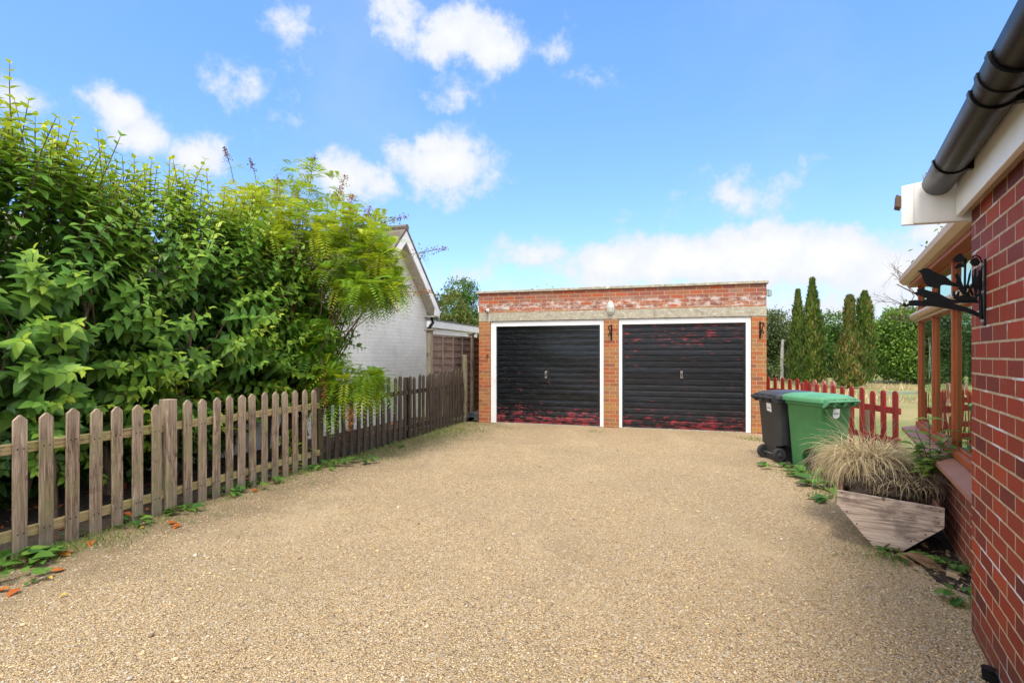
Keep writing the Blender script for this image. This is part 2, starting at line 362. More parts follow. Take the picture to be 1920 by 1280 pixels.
def tree(name, label, cat, x, y, d, blobs, n, size, mat, trunk_r=.12, group=None, tint=(0, 1), trunk_h=None, asp=.55, wx=None):
    b = Vector(((x-960)/F*d, d, 0)); e = empty(name, b, 0, label, cat, group)
    H = trunk_h or max(q[2] for q in blobs)
    mb = MB(); mb.tube([(0, 0, -.1), (.03, .02, H*.4), (-.03, .03, H*.75), (0, 0, H)], [trunk_r, trunk_r*.8, trunk_r*.55, trunk_r*.2], 8)
    for q in blobs: mb.tube([(0, .0, H*.35), (q[0]*.5, q[1]*.5, (H*.35+q[2])/2+.1), (q[0]*.9, q[1]*.9, q[2])], [trunk_r*.5, trunk_r*.3, trunk_r*.1], 6)
    mb.build('trunk', M['bark'], e, smooth=True)
    crown_cloud('crown', blobs, n, size, mat, e, tint, asp)
    return e

# ------------------------------------------------------------------ ground
def mat_gravel():
    n = NT('gravel'); P = n.obj
    w = n.vmath('ADD', P, n.vmath('SCALE', n.noise(P, 30, 3, out=1))); w.node.inputs[1].links[0].from_node.inputs['Scale'].default_value = .012
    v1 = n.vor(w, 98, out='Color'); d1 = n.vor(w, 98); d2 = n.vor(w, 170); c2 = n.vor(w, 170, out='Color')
    pal = [(0, (.13, .085, .05)), (.12, (.30, .20, .105)), (.3, (.46, .32, .165)), (.5, (.55, .40, .215)), (.7, (.62, .46, .26)), (.85, (.50, .40, .27)), (.93, (.70, .59, .42)), (1, (.38, .20, .08))]; pal = [(p_, tuple(1.06*(1.12*q-.12*m_)*k_ for q, m_, k_ in zip(c_, (.50, .375, .23), (1.0, 1.01, 1.06)))) for p_, c_ in pal]
    ca = n.ramp(n.xyz(v1)[0], pal); cb = n.ramp(n.xyz(c2)[1], pal)
    c = n.mix(n.rng(n.xyz(c2)[0], .45, .55), ca, cb)
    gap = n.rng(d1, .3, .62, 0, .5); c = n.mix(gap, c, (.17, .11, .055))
    big = n.noise(P, .75, 5, .6); c = n.mix(n.rng(big, .42, .66, 0, .8), c, n.mix(.4, c, (.27, .205, .125))); trk = n.noise(n.map(P, (1.0, .28, 1)), 1.3, 6, .65); c = n.mix(n.rng(trk, .5, .68, 0, .55), c, n.mix(.45, c, (.60, .47, .29))); sp = n.noise(P, 11, 6, .7); c = n.mix(n.rng(sp, .55, .72, 0, .55), c, n.mix(.6, c, (.16, .11, .06)))
    fines = n.noise(P, 1.9, 6, .65); c = n.mix(n.rng(fines, .52, .72, 0, .3), c, (.50, .38, .22))
    X = n.xyz(P); # dirt washed in along the fence line and the house side
    df = n.math('SUBTRACT', n.math('MULTIPLY', n.math('ADD', X[0], 3.42), .952), n.math('MULTIPLY', n.math('SUBTRACT', X[1], 3.68), .305))
    edge = n.math('ADD', df, n.math('MULTIPLY', n.math('SUBTRACT', n.noise(P, 1.6, 7, .7), .5), 2.6))
    c = n.mix(n.rng(edge, .0, 1.45, .95, 0), c, n.mix(.68, c, (.16, .115, .07)))
    mo = n.math('MULTIPLY', n.rng(edge, .0, 1.1, 1, 0), n.rng(n.noise(P, 7, 6, .7), .52, .66)); c = n.mix(n.math('MULTIPLY', mo, .6), c, (.13, .16, .05))
    stn = n.vor(w, 38, out='Color'); sd_ = n.vor(w, 38); c = n.mix(n.math('MULTIPLY', n.rng(n.xyz(stn)[0], .80, .82), n.rng(sd_, .32, .4, .85, 0)), c, n.ramp(n.xyz(stn)[1], [(0, (.10, .075, .055)), (.35, (.30, .19, .10)), (.6, (.66, .56, .42)), (1, (.36, .34, .33))]))
    n.p(Base_Color=c, Roughness=.9); n.b.inputs['Specular IOR Level'].default_value = .2
    h = n.math('SUBTRACT', n.math('MULTIPLY', n.math('SUBTRACT', 1.0, d1), 1.0), n.math('MULTIPLY', d2, .35))
    n.bump(n.math('ADD', h, n.math('MULTIPLY', n.noise(P, 5, 4), 2.0)), 1.0, .012); return n.m
def mat_lawn():
    n = NT('dry_lawn'); P = n.obj; f = n.noise(P, .35, 6, .6); g = n.noise(P, 14, 6, .7)
    c = n.ramp(f, [(.3, (.115, .15, .035)), (.48, (.20, .19, .06)), (.62, (.30, .24, .10)), (.8, (.16, .18, .045))])
    c = n.mix(n.rng(g, .35, .7, 0, .6), c, n.mix(.5, c, (.09, .10, .03)))
    n.p(Base_Color=c, Roughness=.95); n.bump(g, .8, .03); return n.m
def mat_soil():
    n = NT('soil'); P = n.obj; g = n.noise(P, 22, 8, .7); f = n.noise(P, 3, 5, .6)
    c = n.ramp(g, [(.3, (.012, .008, .006)), (.5, (.032, .022, .014)), (.7, (.07, .048, .03))])
    c = n.mix(n.rng(f, .5, .7, 0, .5), c, (.04, .034, .016)); n.p(Base_Color=c, Roughness=.95); n.bump(g, .9, .03); return n.m
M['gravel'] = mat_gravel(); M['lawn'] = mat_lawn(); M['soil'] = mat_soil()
FO = Vector((-3.42, 3.68, 0)); FD = Vector((.305, .952, 0)).normalized(); FN = Vector((-FD.y, FD.x, 0))     # fence origin, run, garden side
def fpt(t, off=0, z=0): return FO+FD*t+FN*off+Vector((0, 0, z))
def ft(x): k = (x-960)/F; return (3.68*k+3.42)/(.305-.952*k)*math.hypot(.305, .952)
def sheet(name, poly, z, mat, cell=None, amp=0):
    me = bpy.data.meshes.new(name); bm = bmesh.new(); bm.faces.new([bm.verts.new((p[0], p[1], z)) for p in poly])
    bmesh.ops.triangulate(bm, faces=bm.faces)
    if cell:
        for _ in range(cell): bmesh.ops.subdivide_edges(bm, edges=bm.edges, cuts=1, use_grid_fill=True)
        for v in bm.verts: v.co.z += amp*(math.sin(v.co.x*1.7+.4)*math.sin(v.co.y*1.3)+.6*math.sin(v.co.x*3.1+v.co.y*2.3))
    bmesh.ops.recalc_face_normals(bm, faces=bm.faces)
    for f in bm.faces:
        if f.normal.z < 0: f.normal_flip()
    bm.to_mesh(me); bm.free(); return tag(link(name, me, mat), kind='structure')
def ring(cx, cy, rx, ry, n=64): return [(cx+rx*math.cos(2*math.pi*k/n), cy+ry*math.sin(2*math.pi*k/n)) for k in range(n)]
sheet('ground', ring(0, 0, 900, 900), -.02, M['lawn'])
A = fpt(-9, .03); B = fpt(7.95, .03)
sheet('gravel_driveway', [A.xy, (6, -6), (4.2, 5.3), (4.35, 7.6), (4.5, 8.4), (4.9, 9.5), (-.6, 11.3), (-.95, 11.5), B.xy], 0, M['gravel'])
C1 = fpt(-9, .03); C2 = fpt(8.0, .03); C3 = fpt(9, 4); C4 = fpt(-9, 6)
sheet('soil_bed', [C1.xy, C2.xy, C3.xy, C4.xy], .004, M['soil'])
sheet('side_border', [(2.9, 2.95), (2.66, 3.05), (2.62, 3.3), (2.72, 3.55), (2.66, 3.75), (2.75, 4.1), (2.98, 4.7), (3.25, 5.3), (3.48, 6.2), (3.42, 6.7), (3.5, 7.3), (3.95, 7.8), (5.2, 7.0), (4.4, 5.6)], .004, M['soil'])

# loose stones lying on the driveway
def pebbles():
    t = (1+5**.5)/2; I = np.array([(-1,t,0),(1,t,0),(-1,-t,0),(1,-t,0),(0,-1,t),(0,1,t),(0,-1,-t),(0,1,-t),(t,0,-1),(t,0,1),(-t,0,-1),(-t,0,1)])/math.sqrt(1+t*t)
    Fc = np.array([(0,11,5),(0,5,1),(0,1,7),(0,7,10),(0,10,11),(1,5,9),(5,11,4),(11,10,2),(10,7,6),(7,1,8),(3,9,4),(3,4,2),(3,2,6),(3,6,8),(3,8,9),(4,9,5),(2,4,11),(6,2,10),(8,6,7),(9,8,1)])
    n = 80000; y = 1.9+6.5*rng.random(n)**1.7; x = -3.6+7*rng.random(n)
    df = (x+3.42)*.952-(y-3.68)*.305; keep = (df > .02) & (rng.random(n) < .12+.88*np.clip((df-.15)/.9+.35*np.sin(y*3+x*2), 0, 1)) & (x < 2.62+.45*(y-2.7)) & (x < y*1.0+.2) & (x > -y*1.02-.2) & (x < 3.3)
    x = x[keep]; y = y[keep]; n = len(x)
    s = .0028+.0042*rng.random(n)**3; sc = np.stack([s*(.9+.6*rng.random(n)), s*(.7+.3*rng.random(n)), s*(.45+.3*rng.random(n))], 1)
    s[rng.random(n) < .006] *= 2.4
    sc = np.stack([s*(.9+.6*rng.random(n)), s*(.7+.3*rng.random(n)), s*(.45+.3*rng.random(n))], 1)
    V = I[None]*(1+.22*rng.normal(size=(n, 12, 1)))*sc[:, None]; a = rng.random(n)*6.28; ca, sa = np.cos(a), np.sin(a)
    X = V[..., 0]*ca[:, None]-V[..., 1]*sa[:, None]+x[:, None]; Y = V[..., 0]*sa[:, None]+V[..., 1]*ca[:, None]+y[:, None]; Z = V[..., 2]+(sc[:, 2]*.55)[:, None]
    m = NT('pebble'); c = m.ramp(m.attr(), [(0, (.18, .13, .08)), (.15, (.38, .28, .14)), (.4, (.54, .405, .21)), (.62, (.63, .475, .25)), (.75, (.40, .345, .28)), (.9, (.64, .55, .42)), (.97, (.38, .20, .10)), (1, (.28, .26, .25))])
    m.p(Base_Color=c, Roughness=.8)
    o = npmesh('loose_gravel', np.stack([X, Y, Z], 2).reshape(-1, 3), [(Fc[None]+(np.arange(n)*12)[:, None, None]).reshape(-1, 3)], m.m, None, rng.random(n).repeat(12), True)
    tag(o, kind='stuff')
pebbles()

# ------------------------------------------------------------------ garage
GU = Vector((.954, -.2997, 0)).normalized(); G0 = Vector((-.34, 10.94, 0))-GU*.3616; GA = math.atan2(GU.y, GU.x)
def gs(x): k = (x-960)/F; return (10.94*k+.34)/(.954+.2997*k)+.3616
GW = 5.43; ZD = 1.98
lower = [(.42, .125, .045), (.34, .10, .045), (.38, .175, .065), (.30, .085, .045), (.33, .18, .08), (.41, .15, .055), (.25, .10, .055), (.40, .19, .06)]
upper = [(.34, .105, .06), (.28, .09, .07), (.26, .115, .09), (.34, .135, .07), (.22, .085, .07), (.33, .10, .055), (.41, .09, .035), (.30, .16, .12)]
M['garage_brick'] = mat_brick('garage_brick', lower, (.46, .35, .22), (.02, .035), stain=(2.26, 2.48, (.55, .50, .46)), alt=(2.28, upper))
def mat_conc():
    n = NT('mossy_concrete'); a = n.noise(n.obj, 9, 8, .7); b = n.noise(n.obj, 60, 5, .7); l = n.noise(n.map(n.obj, (1, 1, 1.6)), 16, 6, .7)
    c = n.ramp(a, [(.3, (.22, .19, .14)), (.5, (.38, .34, .26)), (.7, (.47, .43, .34))]); c = n.mix(n.rng(b, .4, .65, 0, .55), c, n.mix(.6, c, (.08, .07, .05)))
    c = n.mix(n.rng(l, .55, .66, 0, .8), c, (.64, .62, .55)); n.p(Base_Color=c, Roughness=.92); n.bump(b, .6, .008); return n.m
M['concrete'] = mat_conc()
def mat_door(name, low, top, seed, rough):
    n = NT(name); P = n.xyz(n.obj); v = n.map(n.obj, (1.0, 1.0, 4.6), (seed, 0, seed*.7)); a = n.noise(v, 4.6, 10, .74); b = n.noise(n.map(n.obj, (1, 1, 3)), 1.1, 4, .5)
    bias = n.math('ADD', n.math('MULTIPLY', n.rng(P[2], .0, .55 if low > .1 else .30, 1, 0, False), low), n.math('MULTIPLY', n.rng(P[2], .95, 1.75, 0, 1), top))
    bias = n.math('ADD', bias, n.math('MULTIPLY', n.math('SUBTRACT', b, .5), .22))
    s = n.math('ADD', a, bias); s = n.math('ADD', s, n.math('MULTIPLY', n.math('SUBTRACT', n.noise(n.map(n.obj, (2.5, 1, 8)), 7, 6, .7), .5), .22)); msk = n.rng(s, .62, .67)
    red = n.ramp(n.noise(n.map(n.obj, (3, 3, 14)), 6, 5, .7), [(.3, (.10, .008, .010)), (.52, (.21, .014, .02)), (.66, (.32, .07, .08)), (.78, (.42, .20, .20))])
    blk = n.mix(n.rng(n.noise(n.map(n.obj, (1.5, 1, 9)), 3, 6, .65), .4, .7), (.006, .007, .009), (.017, .019, .022))
    c = n.mix(msk, blk, red); ch = n.rng(n.noise(n.map(n.obj, (6, 6, 18)), 5, 4, .6), .70, .735); c = n.mix(n.math('MULTIPLY', ch, .7), c, (.35, .33, .32))
    n.p(Base_Color=c, Roughness=n.mix(msk, (rough,)*3, (.6, .6, .6))); n.b.inputs['Specular IOR Level'].default_value = .4
    n.bump(n.math('ADD', n.math('MULTIPLY', msk, -.5), n.noise(n.map(n.obj, (2, 2, 2)), 3, 3)), .3, .006); return n.m
def mat_chipped():
    n = NT('chipped_white'); a = n.noise(n.map(n.obj, (6, 6, 2)), 6, 7, .7); P = n.xyz(n.obj)
    c = n.mix(n.rng(a, .64, .7), (.76, .76, .76), (.22, .19, .16)); c = n.mix(n.rng(n.noise(n.obj, 3, 4), .45, .7, 0, .4), c, (.58, .56, .52)); n.p(Base_Color=c, Roughness=.5); n.bump(a, .15, .004); return n.m
M['chipped'] = mat_chipped()
gar = empty('garage', G0, GA, 'brick double garage with flat roof and two black ribbed doors flaking to red', 'garage')
op = [(gs(919), gs(1132)), (gs(1159.5), gs(1409))]        # openings
mb = MB()
for a, b in ((0, op[0][0]), (op[0][1], op[1][0]), (op[1][1], GW)): mb.box(a, b, 0, .22, -.1, 2.085)
mb.box(0, GW, 0, .22, 2.262, 2.66)
mb.box(0, .22, .22, 5.4, -.1, 2.66); mb.box(GW-.22, GW, .22, 5.4, -.1, 2.66); mb.box(.22, GW-.22, 5.18, 5.4, -.1, 2.66)
mb.build('wall', M['garage_brick'], gar)
MB().box(-.002, GW+.002, -.004, .22, 2.087, 2.26).build('lintel', M['concrete'], gar, bevel=.004)
MB().box(-.035, GW+.035, -.04, .24, 2.662, 2.712).build('coping', M['concrete'], gar, bevel=.006)
MB().box(.22, GW-.22, .24, 5.2, 2.5, 2.56).build('roof', M['roof_felt'], gar)
MB().box(op[0][0], op[1][1], .05, .5, -.03, .012).build('threshold', M['concrete'], gar)
for i, (a, b) in enumerate(op):
    la, ra = (gs(929), gs(1124.5)) if i == 0 else (gs(1166), gs(1399))
    fr = MB(); fr.box(a+.004, la, .03, .13, 0.004, 2.08); fr.box(ra, b-.004, .03, .13, .004, 2.08); fr.box(la, ra, .03, .13, ZD, 2.08)
    fr.build('door_frame', M['chipped'], gar, bevel=.005)
    dm = mat_door('flaking_black_left' if i == 0 else 'flaking_black_right', .16 if i == 0 else .125, -.10 if i == 0 else .065, 3.1 if i == 0 else 8.3, .22 if i == 0 else .38)
    dw = ra-la-.012; dr = MB(); prof = []; z = .0; k = 0
    nr = 17; pit = (ZD-.1)/nr; prof = [(.016, 0), (.016, .05)]
    for q in range(nr):
        zb = .05+q*pit; ta, tb = rng.random()*.007, rng.random()*.007; prof += [(.018, zb+.002), (ta, zb+.010), ((ta+tb)/2-.001, zb+pit*.45), (tb, zb+pit-.030), (.018, zb+pit-.018)]
    prof += [(.016, ZD-.05), (.016, ZD-.008)]
    nseg = 24; vs = []; fs = []
    for (py, pz) in prof:
        for j in range(nseg+1):
            u = j/nseg; vs.append((dw*u, py+.004*math.sin(u*5+pz*3+i)*math.sin(pz*7.3+u*2), pz))
    for r_ in range(len(prof)-1):
        for j in range(nseg): b0 = r_*(nseg+1)+j; fs.append((b0, b0+1, b0+nseg+2, b0+nseg+1))
    dr.add(vs, fs); dr.box(.0, dw, .02, .05, 0, ZD-.01); dr.box(-.001, .035, -.002, .018, 0, ZD-.009); dr.box(dw-.035, dw+.001, -.002, .018, 0, ZD-.009)
    door = dr.build('garage_door', dm, gar, (la+.006, .075, .014))
    door['label'] = 'black door peeling to red along its foot' if i == 0 else 'black door peeling to red all over'
    hx = gs(1022 if i == 0 else 1278)-la-.006; hz = .99 if i == 0 else 1.02
    h = MB(); h.tube([(hx, .0, hz), (hx, -.05, hz)], .009, 8); h.tube([(hx, -.05, hz-.045), (hx, -.052, hz), (hx, -.05, hz+.05)], [.008, .013, .008], 8); h.box(hx-.022, hx+.022, -.006, .002, hz-.07, hz+.07)
    h.build('door_handle', M['chrome'], door, smooth=True)

def on_garage(name, s, z, label, cat, group=None): return empty(name, G0+GU*s+Vector((0, 0, z)), GA, label, cat, group)
lt = on_garage('bulkhead_light', gs(1145), 2.295, 'oval grey bulkhead light on the lintel between the garage doors', 'light')
def oval(w, h, y, n=24): return [(w*math.cos(2*math.pi*k/n)*(1 if abs(math.sin(2*math.pi*k/n)) < 2 else 1), y, h*math.sin(2*math.pi*k/n)) for k in range(n)]
MB().rings([oval(.072, .135, -.004), oval(.074, .138, -.03), oval(.062, .124, -.045), oval(.05, .108, -.045)]).build('housing', M['lamp_body'], lt, smooth=True)
MB().rings([oval(.052, .11, -.04), oval(.048, .102, -.07), oval(.03, .075, -.09), oval(.008, .03, -.096)]).build('glass_cover', mat_plain('frosted', (.52, .54, .5), .25), lt, smooth=True)
g = MB(); g.tube([(0, -.046, .11), (0, -.098, .07), (0, -.103, 0), (0, -.098, -.07), (0, -.046, -.11)], .005, 6); g.tube([(-.055, -.046, 0), (-.03, -.098, 0), (.03, -.098, 0), (.055, -.046, 0)], .005, 6); g.build('guard', M['lamp_body'], lt)
def iron_bracket(s, z, label, flip):
    e = on_garage('wall_bracket', s, z, label, 'bracket', 'iron brackets on the garage wall')
    MB().box(-.014, .014, -.012, 0, -.15, .15).build('back_plate', M['black_iron'], e, bevel=.003)
    a = MB(); a.tube([(0, -.006, .11), (flip*.02, -.16, .12), (flip*.03, -.24, .10), (flip*.035, -.25, .06), (flip*.03, -.22, .05)], .009, 6)
    a.tube([(0, -.006, -.12), (flip*.015, -.06, -.03), (flip*.03, -.15, .08), (flip*.025, -.18, .115)], .008, 6)
    a.tube([(flip*.035, -.05, .0), (flip*.05, -.03, -.04), (flip*.05, -.05, -.07), (flip*.03, -.06, -.05)], .008, 6)
    a.build('arm', M['black_iron'], e, smooth=True)
iron_bracket(gs(1146.5), 1.83, 'black iron hanging bracket on the middle brick pier between the garage doors', -1)
iron_bracket(gs(1425), 1.84, 'black iron hanging bracket on the brick pier right of both garage doors', 1)
sc_ = on_garage('security_camera', gs(915), 2.31, 'small white security camera at the left end of the garage lintel', 'camera')
MB().box(-.03, .03, -.03, 0, -.03, .03).build('mount', M['white_paint'], sc_, bevel=.006)
MB().tube([(0, -.02, .0), (-.01, -.11, -.012)], .026, 14).build('camera_body', M['white_paint'], sc_, smooth=True)
MB().tube([(-.01, -.108, -.012), (-.0102, -.114, -.0125)], .02, 14).build('lens', M['black_plastic'], sc_)
MB().tube([(.02, -.004, -.03), (.028, -.006, -.15), (.026, -.006, -.24)], .004, 6).build('cable', M['white_paint'], sc_)
jb = on_garage('floodlight', GW+.03, 2.5, 'grey box lamp on the right corner of the garage parapet', 'lamp')
MB().box(-.03, .0, -.02, .05, -.06, .06).build('arm', M['grey_plastic'], jb, bevel=.005)
MB().prism([(0, .055), (.055, .035), (.055, -.06), (.015, -.075), (0, -.05)], (-.03, .06)).build('casing', M['grey_plastic'], jb, bevel=.004)
jb = on_garage('junction_box', -.02, 2.43, 'pale blue-grey box on the left corner of the garage parapet', 'box')
MB().box(-.02, .02, .01, .07, -.0, .09).build('casing', M['grey_plastic'], jb, bevel=.004); MB().box(-.01, .01, .02, .045, -.15, -.002).build('conduit', M['white_paint'], jb, bevel=.003)

# ------------------------------------------------------------------ brick house on the right
HO = Vector((2.334, 2.708, 0)); HA = math.atan2(-.858, -.5135)
hb = [(.31, .040, .016), (.26, .034, .016), (.16, .026, .018), (.35, .052, .020), (.105, .020, .017), (.29, .036, .015), (.21, .034, .018)]
M['house_brick'] = mat_brick('house_brick', hb, (.46, .34, .215), (.04, -.033), rough=.62, mort=.011, smear=.9)
M['cons_brick'] = mat_brick('cons_brick', [(.24, .06, .035), (.28, .07, .04), (.18, .05, .035), (.25, .08, .05)], (.45, .36, .26), (.1, -.02), rough=.8)
house = empty('brick_house', HO, HA, 'red brick house with white eaves and black gutter at the right edge', 'house')
MB().box(0, 9, 0, .25, -.2, 2.2).build('wall', M['house_brick'], house)
MB().box(0, .25, .25, 4, -.2, 2.2).build('gable_wall', M['house_brick'], house)
MB().box(.0, 9, -.062, -.036, 2.11, 2.36).build('fascia', M['white_gloss'], house, bevel=.003)
MB().box(.0, 9, -.036, -.001, 2.135, 2.16).build('soffit', mat_plain('soffit_wood', (.42, .30, .2), .7, bump=.3, sc=10), house)
e_ = MB(); e_.prism([(-.285, 2.1), (.02, 2.085), (.02, 2.34), (-.285, 2.305)], (-.06, -.012), 'x')
e_.prism([(-.289, 2.094), (-.235, 2.091), (-.235, 2.305), (-.289, 2.302)], (-.012, -.004), 'x'); e_.build('eaves_box', M['white_gloss'], house, bevel=.003)
rf = MB(); rf.prism([(-.13, 2.36), (-.13, 2.385), (4.2, 4.6), (4.2, 4.57)], (-.05, 9), 'x'); rf.prism([(-.315, 2.2), (-.29, 2.19), (-.29, 2.25), (-.31, 2.262)], (-.09, -.005), 'x')
rf.build('roof', mat_plain('roof_tile', (.13, .075, .05), .85, bump=.5), house)
gu = MB(); gr_ = .07; n_ = 14; qy, qz = -.135, 2.30
outer = [(qy+gr_*math.cos(math.pi+math.pi*k/n_), qz+1.05*gr_*math.sin(math.pi+math.pi*k/n_)) for k in range(n_+1)]
inner = [(qy+(gr_-.004)*math.cos(math.pi+math.pi*k/n_), qz+1.05*(gr_-.004)*math.sin(math.pi+math.pi*k/n_)) for k in range(n_, -1, -1)]
gu.prism(outer+inner, (.015, 9), 'x'); gu.prism(outer, (.010, .016), 'x')
gut = gu.build('gutter', M['black_plastic'], house, smooth=True)
def gclip(x0, x1, dr, name, arm=True):
    m = MB(); o2 = [(qy+(gr_+dr)*math.cos(math.pi+math.pi*k/n_), qz+1.05*(gr_+dr)*math.sin(math.pi+math.pi*k/n_)) for k in range(n_+1)]
    i2 = [(qy+(gr_+.0005)*math.cos(math.pi+math.pi*k/n_), qz+1.05*(gr_+.0005)*math.sin(math.pi+math.pi*k/n_)) for k in range(n_, -1, -1)]
    m.prism(o2+i2, (x0, x1), 'x')
    if arm: m.box(x0, x1, -.085, -.0625, 2.235, 2.32)
    m.build(name, M['black_plastic'], gut, smooth=True, bevel=.001)
gclip(.38, .41, .006, 'gutter_bracket'); gclip(1.13, 1.165, .007, 'gutter_bracket'); gclip(2.1, 2.13, .006, 'gutter_bracket')
gclip(1.26, 1.30, .010, 'gutter_joint', False); gclip(1.40, 1.44, .010, 'gutter_joint', False); gclip(1.30, 1.40, .005, 'gutter_joint', False)
hk = MB(); hk.tube([(.03, -.19, 2.30), (.03, -.2, 2.335), (.03, -.185, 2.35), (.03, -.17, 2.34), (.03, -.175, 2.325)], .004, 6); hk.build('gutter_hook', M['steel'], house)
MB().tube([(.50, .0, .0), (.50, -.03, .02), (.50, -.03, .055)], .028, 12).build('drain_pipe_stub', M['black_plastic'], house, smooth=True)

# ------------------------------------------------------------------ conservatory
con = empty('conservatory', HO, HA, 'lean-to conservatory with orange-brown window frames on a low brick wall', 'conservatory')
def mat_cwood():
    n = NT('oak_upvc'); sc = n.map(n.obj, (30, 30, 3)); g = n.noise(sc, 1, 5, .6)
    n.p(Base_Color=n.ramp(g, [(.3, (.25, .048, .009)), (.6, (.35, .075, .014)), (.8, (.29, .056, .010))]), Roughness=.5); n.bump(g, .15, .002); return n.m
M['oak'] = mat_cwood(); M['tan_trim'] = mat_plain('tan_trim', (.45, .30, .18), .4, var=.1)
def mat_glass():
    n = NT('pane_glass'); n.p(Base_Color=(.75, .85, .8), Roughness=.015, IOR=1.5); n.b.inputs['Transmission Weight'].default_value = .0
    g = n.N.new('ShaderNodeBsdfGlossy'); g.inputs['Roughness'].default_value = .01; g.inputs[0].default_value = (.55, .76, .62, 1)
    t = n.N.new('ShaderNodeBsdfTransparent'); t.inputs[0].default_value = (.30, .42, .34, 1)
    bw = n.N.new('ShaderNodeTexNoise'); bw.inputs['Scale'].default_value = 1.6; n.L.new(n.obj, bw.inputs['Vector'])
    bp = n.N.new('ShaderNodeBump'); bp.inputs['Strength'].default_value = .35; bp.inputs['Distance'].default_value = .02; n.L.new(bw.outputs[0], bp.inputs['Height']); n.L.new(bp.outputs[0], g.inputs['Normal'])
    fr = n.N.new('ShaderNodeFresnel'); fr.inputs[0].default_value = 1.55
    f2 = n.math('MULTIPLY', fr.outputs[0], 2.6, clamp=True)
    mx = n.N.new('ShaderNodeMixShader'); n.L.new(f2, mx.inputs[0]); n.L.new(t.outputs[0], mx.inputs[1]); n.L.new(g.outputs[0], mx.inputs[2]); n.L.new(mx.outputs[0], n.N['Material Output'].inputs[0]); return n.m
M['glass'] = mat_glass()
CX = -3.37; CY = .143
MB().box(CX, -.002, CY, CY+.22, -.1, .60).build('base_wall', M['cons_brick'], con)
MB().box(CX+.03, CX+.25, CY+.22, 3.2, -.1, .60).build('end_wall', M['cons_brick'], con)
MB().prism([(CY-.11, .60), (CY-.11, .635), (CY+.04, .665), (CY+.22, .665), (CY+.22, .602)], (CX-.12, -.002), 'x').build('sill', mat_plain('red_tile', (.30, .13, .085), .6, bump=.3, sc=9), con, bevel=.004)
muls = []
def cx_at(x):                                            # photo column on the conservatory plane -> local x
    k = (x-960)/F; z = .757/(k*.858-.5135); return -((k*z-2.334)*.5135+(z-2.708)*.858)
mx_ = [CX+.001, cx_at(1747), cx_at(1785), -.9+.0, -.1]
mx_ = [CX+.035, cx_at(1745), cx_at(1781), cx_at(1840), -.06]
T0, T1, EV = .667, 1.74, 2.10
for i, x in enumerate(mx_):
    MB().box(x-.024, x+.024, CY+.012, CY+.07, T0+.05, T1).build('mullion', M['oak'], con, bevel=.005)
    MB().box(x-.024, x+.024, CY+.012, CY+.07, T1+.07, EV).build('mullion', M['oak'], con, bevel=.005)
MB().box(CX, -.002, CY-.005, CY+.075, T0, T0+.05).build('bottom_rail', M['oak'], con, bevel=.005)
tr = MB(); tr.box(CX-.005, -.002, CY-.008, CY+.075, T1, T1+.07); tr.tube([(CX-.02, CY-.02, T1+.055), (-.002, CY-.02, T1+.055)], .035, 12); tr.build('transom', M['tan_trim'], con, smooth=True)
for a, b in zip(mx_[:-1], mx_[1:]):
    for z0, z1 in ((T0+.05, T1), (T1+.07, EV)):
        f_ = MB(); q = .016
        f_.box(a+.0245, a+.0245+q, CY+.03, CY+.06, z0, z1); f_.box(b-.0245-q, b-.0245, CY+.03, CY+.06, z0, z1); f_.box(a+.0245+q, b-.0245-q, CY+.03, CY+.06, z0, z0+q); f_.box(a+.0245+q, b-.0245-q, CY+.03, CY+.06, z1-q, z1)
        w_ = f_.build('window', M['oak'], con, bevel=.003)
        MB().box(a+.0245+q, b-.0245-q, CY+.040, CY+.046, z0+q, z1-q).build('pane', M['glass'], w_)
ev = MB(); ev.box(CX-.03, -.002, CY-.06, CY+.09, EV, EV+.05); ev.build('eaves_beam', M['oak'], con, bevel=.004)
eg = MB(); eg.prism([(CY-.06, EV+.03), (CY-.10, EV+.035), (CY-.135, EV+.07), (CY-.14, EV+.115), (CY-.06, EV+.115)], (CX-.10, -.002), 'x'); eg.build('eaves_gutter', M['tan_trim'], con, bevel=.004)
cr = MB(); cr.prism([(CY-.10, EV+.118), (CY-.10, EV+.14), (3.2, EV+.80), (3.2, EV+.77)], (CX-.06, .0), 'x'); cr.build('roof', M['white_gloss'], con)
sb = MB(); sb.box(CX+.03, CX+.10, CY+.22, 3.2, .60, EV+.1); sb.build('end_frame', M['oak'], con)
MB().box(CX+.25, 0, CY+.22, 3.2, -.02, .02).build('floor_slab', mat_plain('tile_floor', (.35, .3, .25), .5), con)
MB().box(-.03, -.01, .25, 3.2, .02, 2.9).build('inner_wall', mat_plain('cream', (.5, .47, .4), .8), con)

# ------------------------------------------------------------------ bird bracket on the house wall
BP = Vector((2.19, 2.46, 0)); BO = Vector((-.858, .5135, 0)).normalized()
def bl(zx, zy):                                          # enlarged-crop pixel -> (distance from wall, height)
    x = 1690+zx*.125; y = 460+zy*.125; k = (x-960)/F; L = (BP.x-k*BP.y)/(.858+.5135*k); z = BP.y+.5135*L; return (L, CH-(y-HZ)/F*z)
brk = empty('bird_bracket', BP, math.atan2(BO.y, BO.x), 'black iron hanging bracket with bird and flowers on brick corner', 'bracket')
def flat(pts, name, th=.0045, off=0):
    return MB().prism([bl(*p) for p in pts], (off-th/2, off+th/2)).build(name, M['black_iron'], brk, bevel=.001)
flat([(243,382),(285,372),(330,345),(395,338),(440,360),(490,395),(560,425),(650,455),(710,500),(760,545),(830,575),(890,600),(905,625),(880,640),(800,615),(700,600),(640,592),(595,600),(578,640),(575,720),(552,720),(550,640),(500,645),(470,628),(420,625),(375,590),(340,550),(318,490),(305,440),(290,412),(255,400)], 'bird')
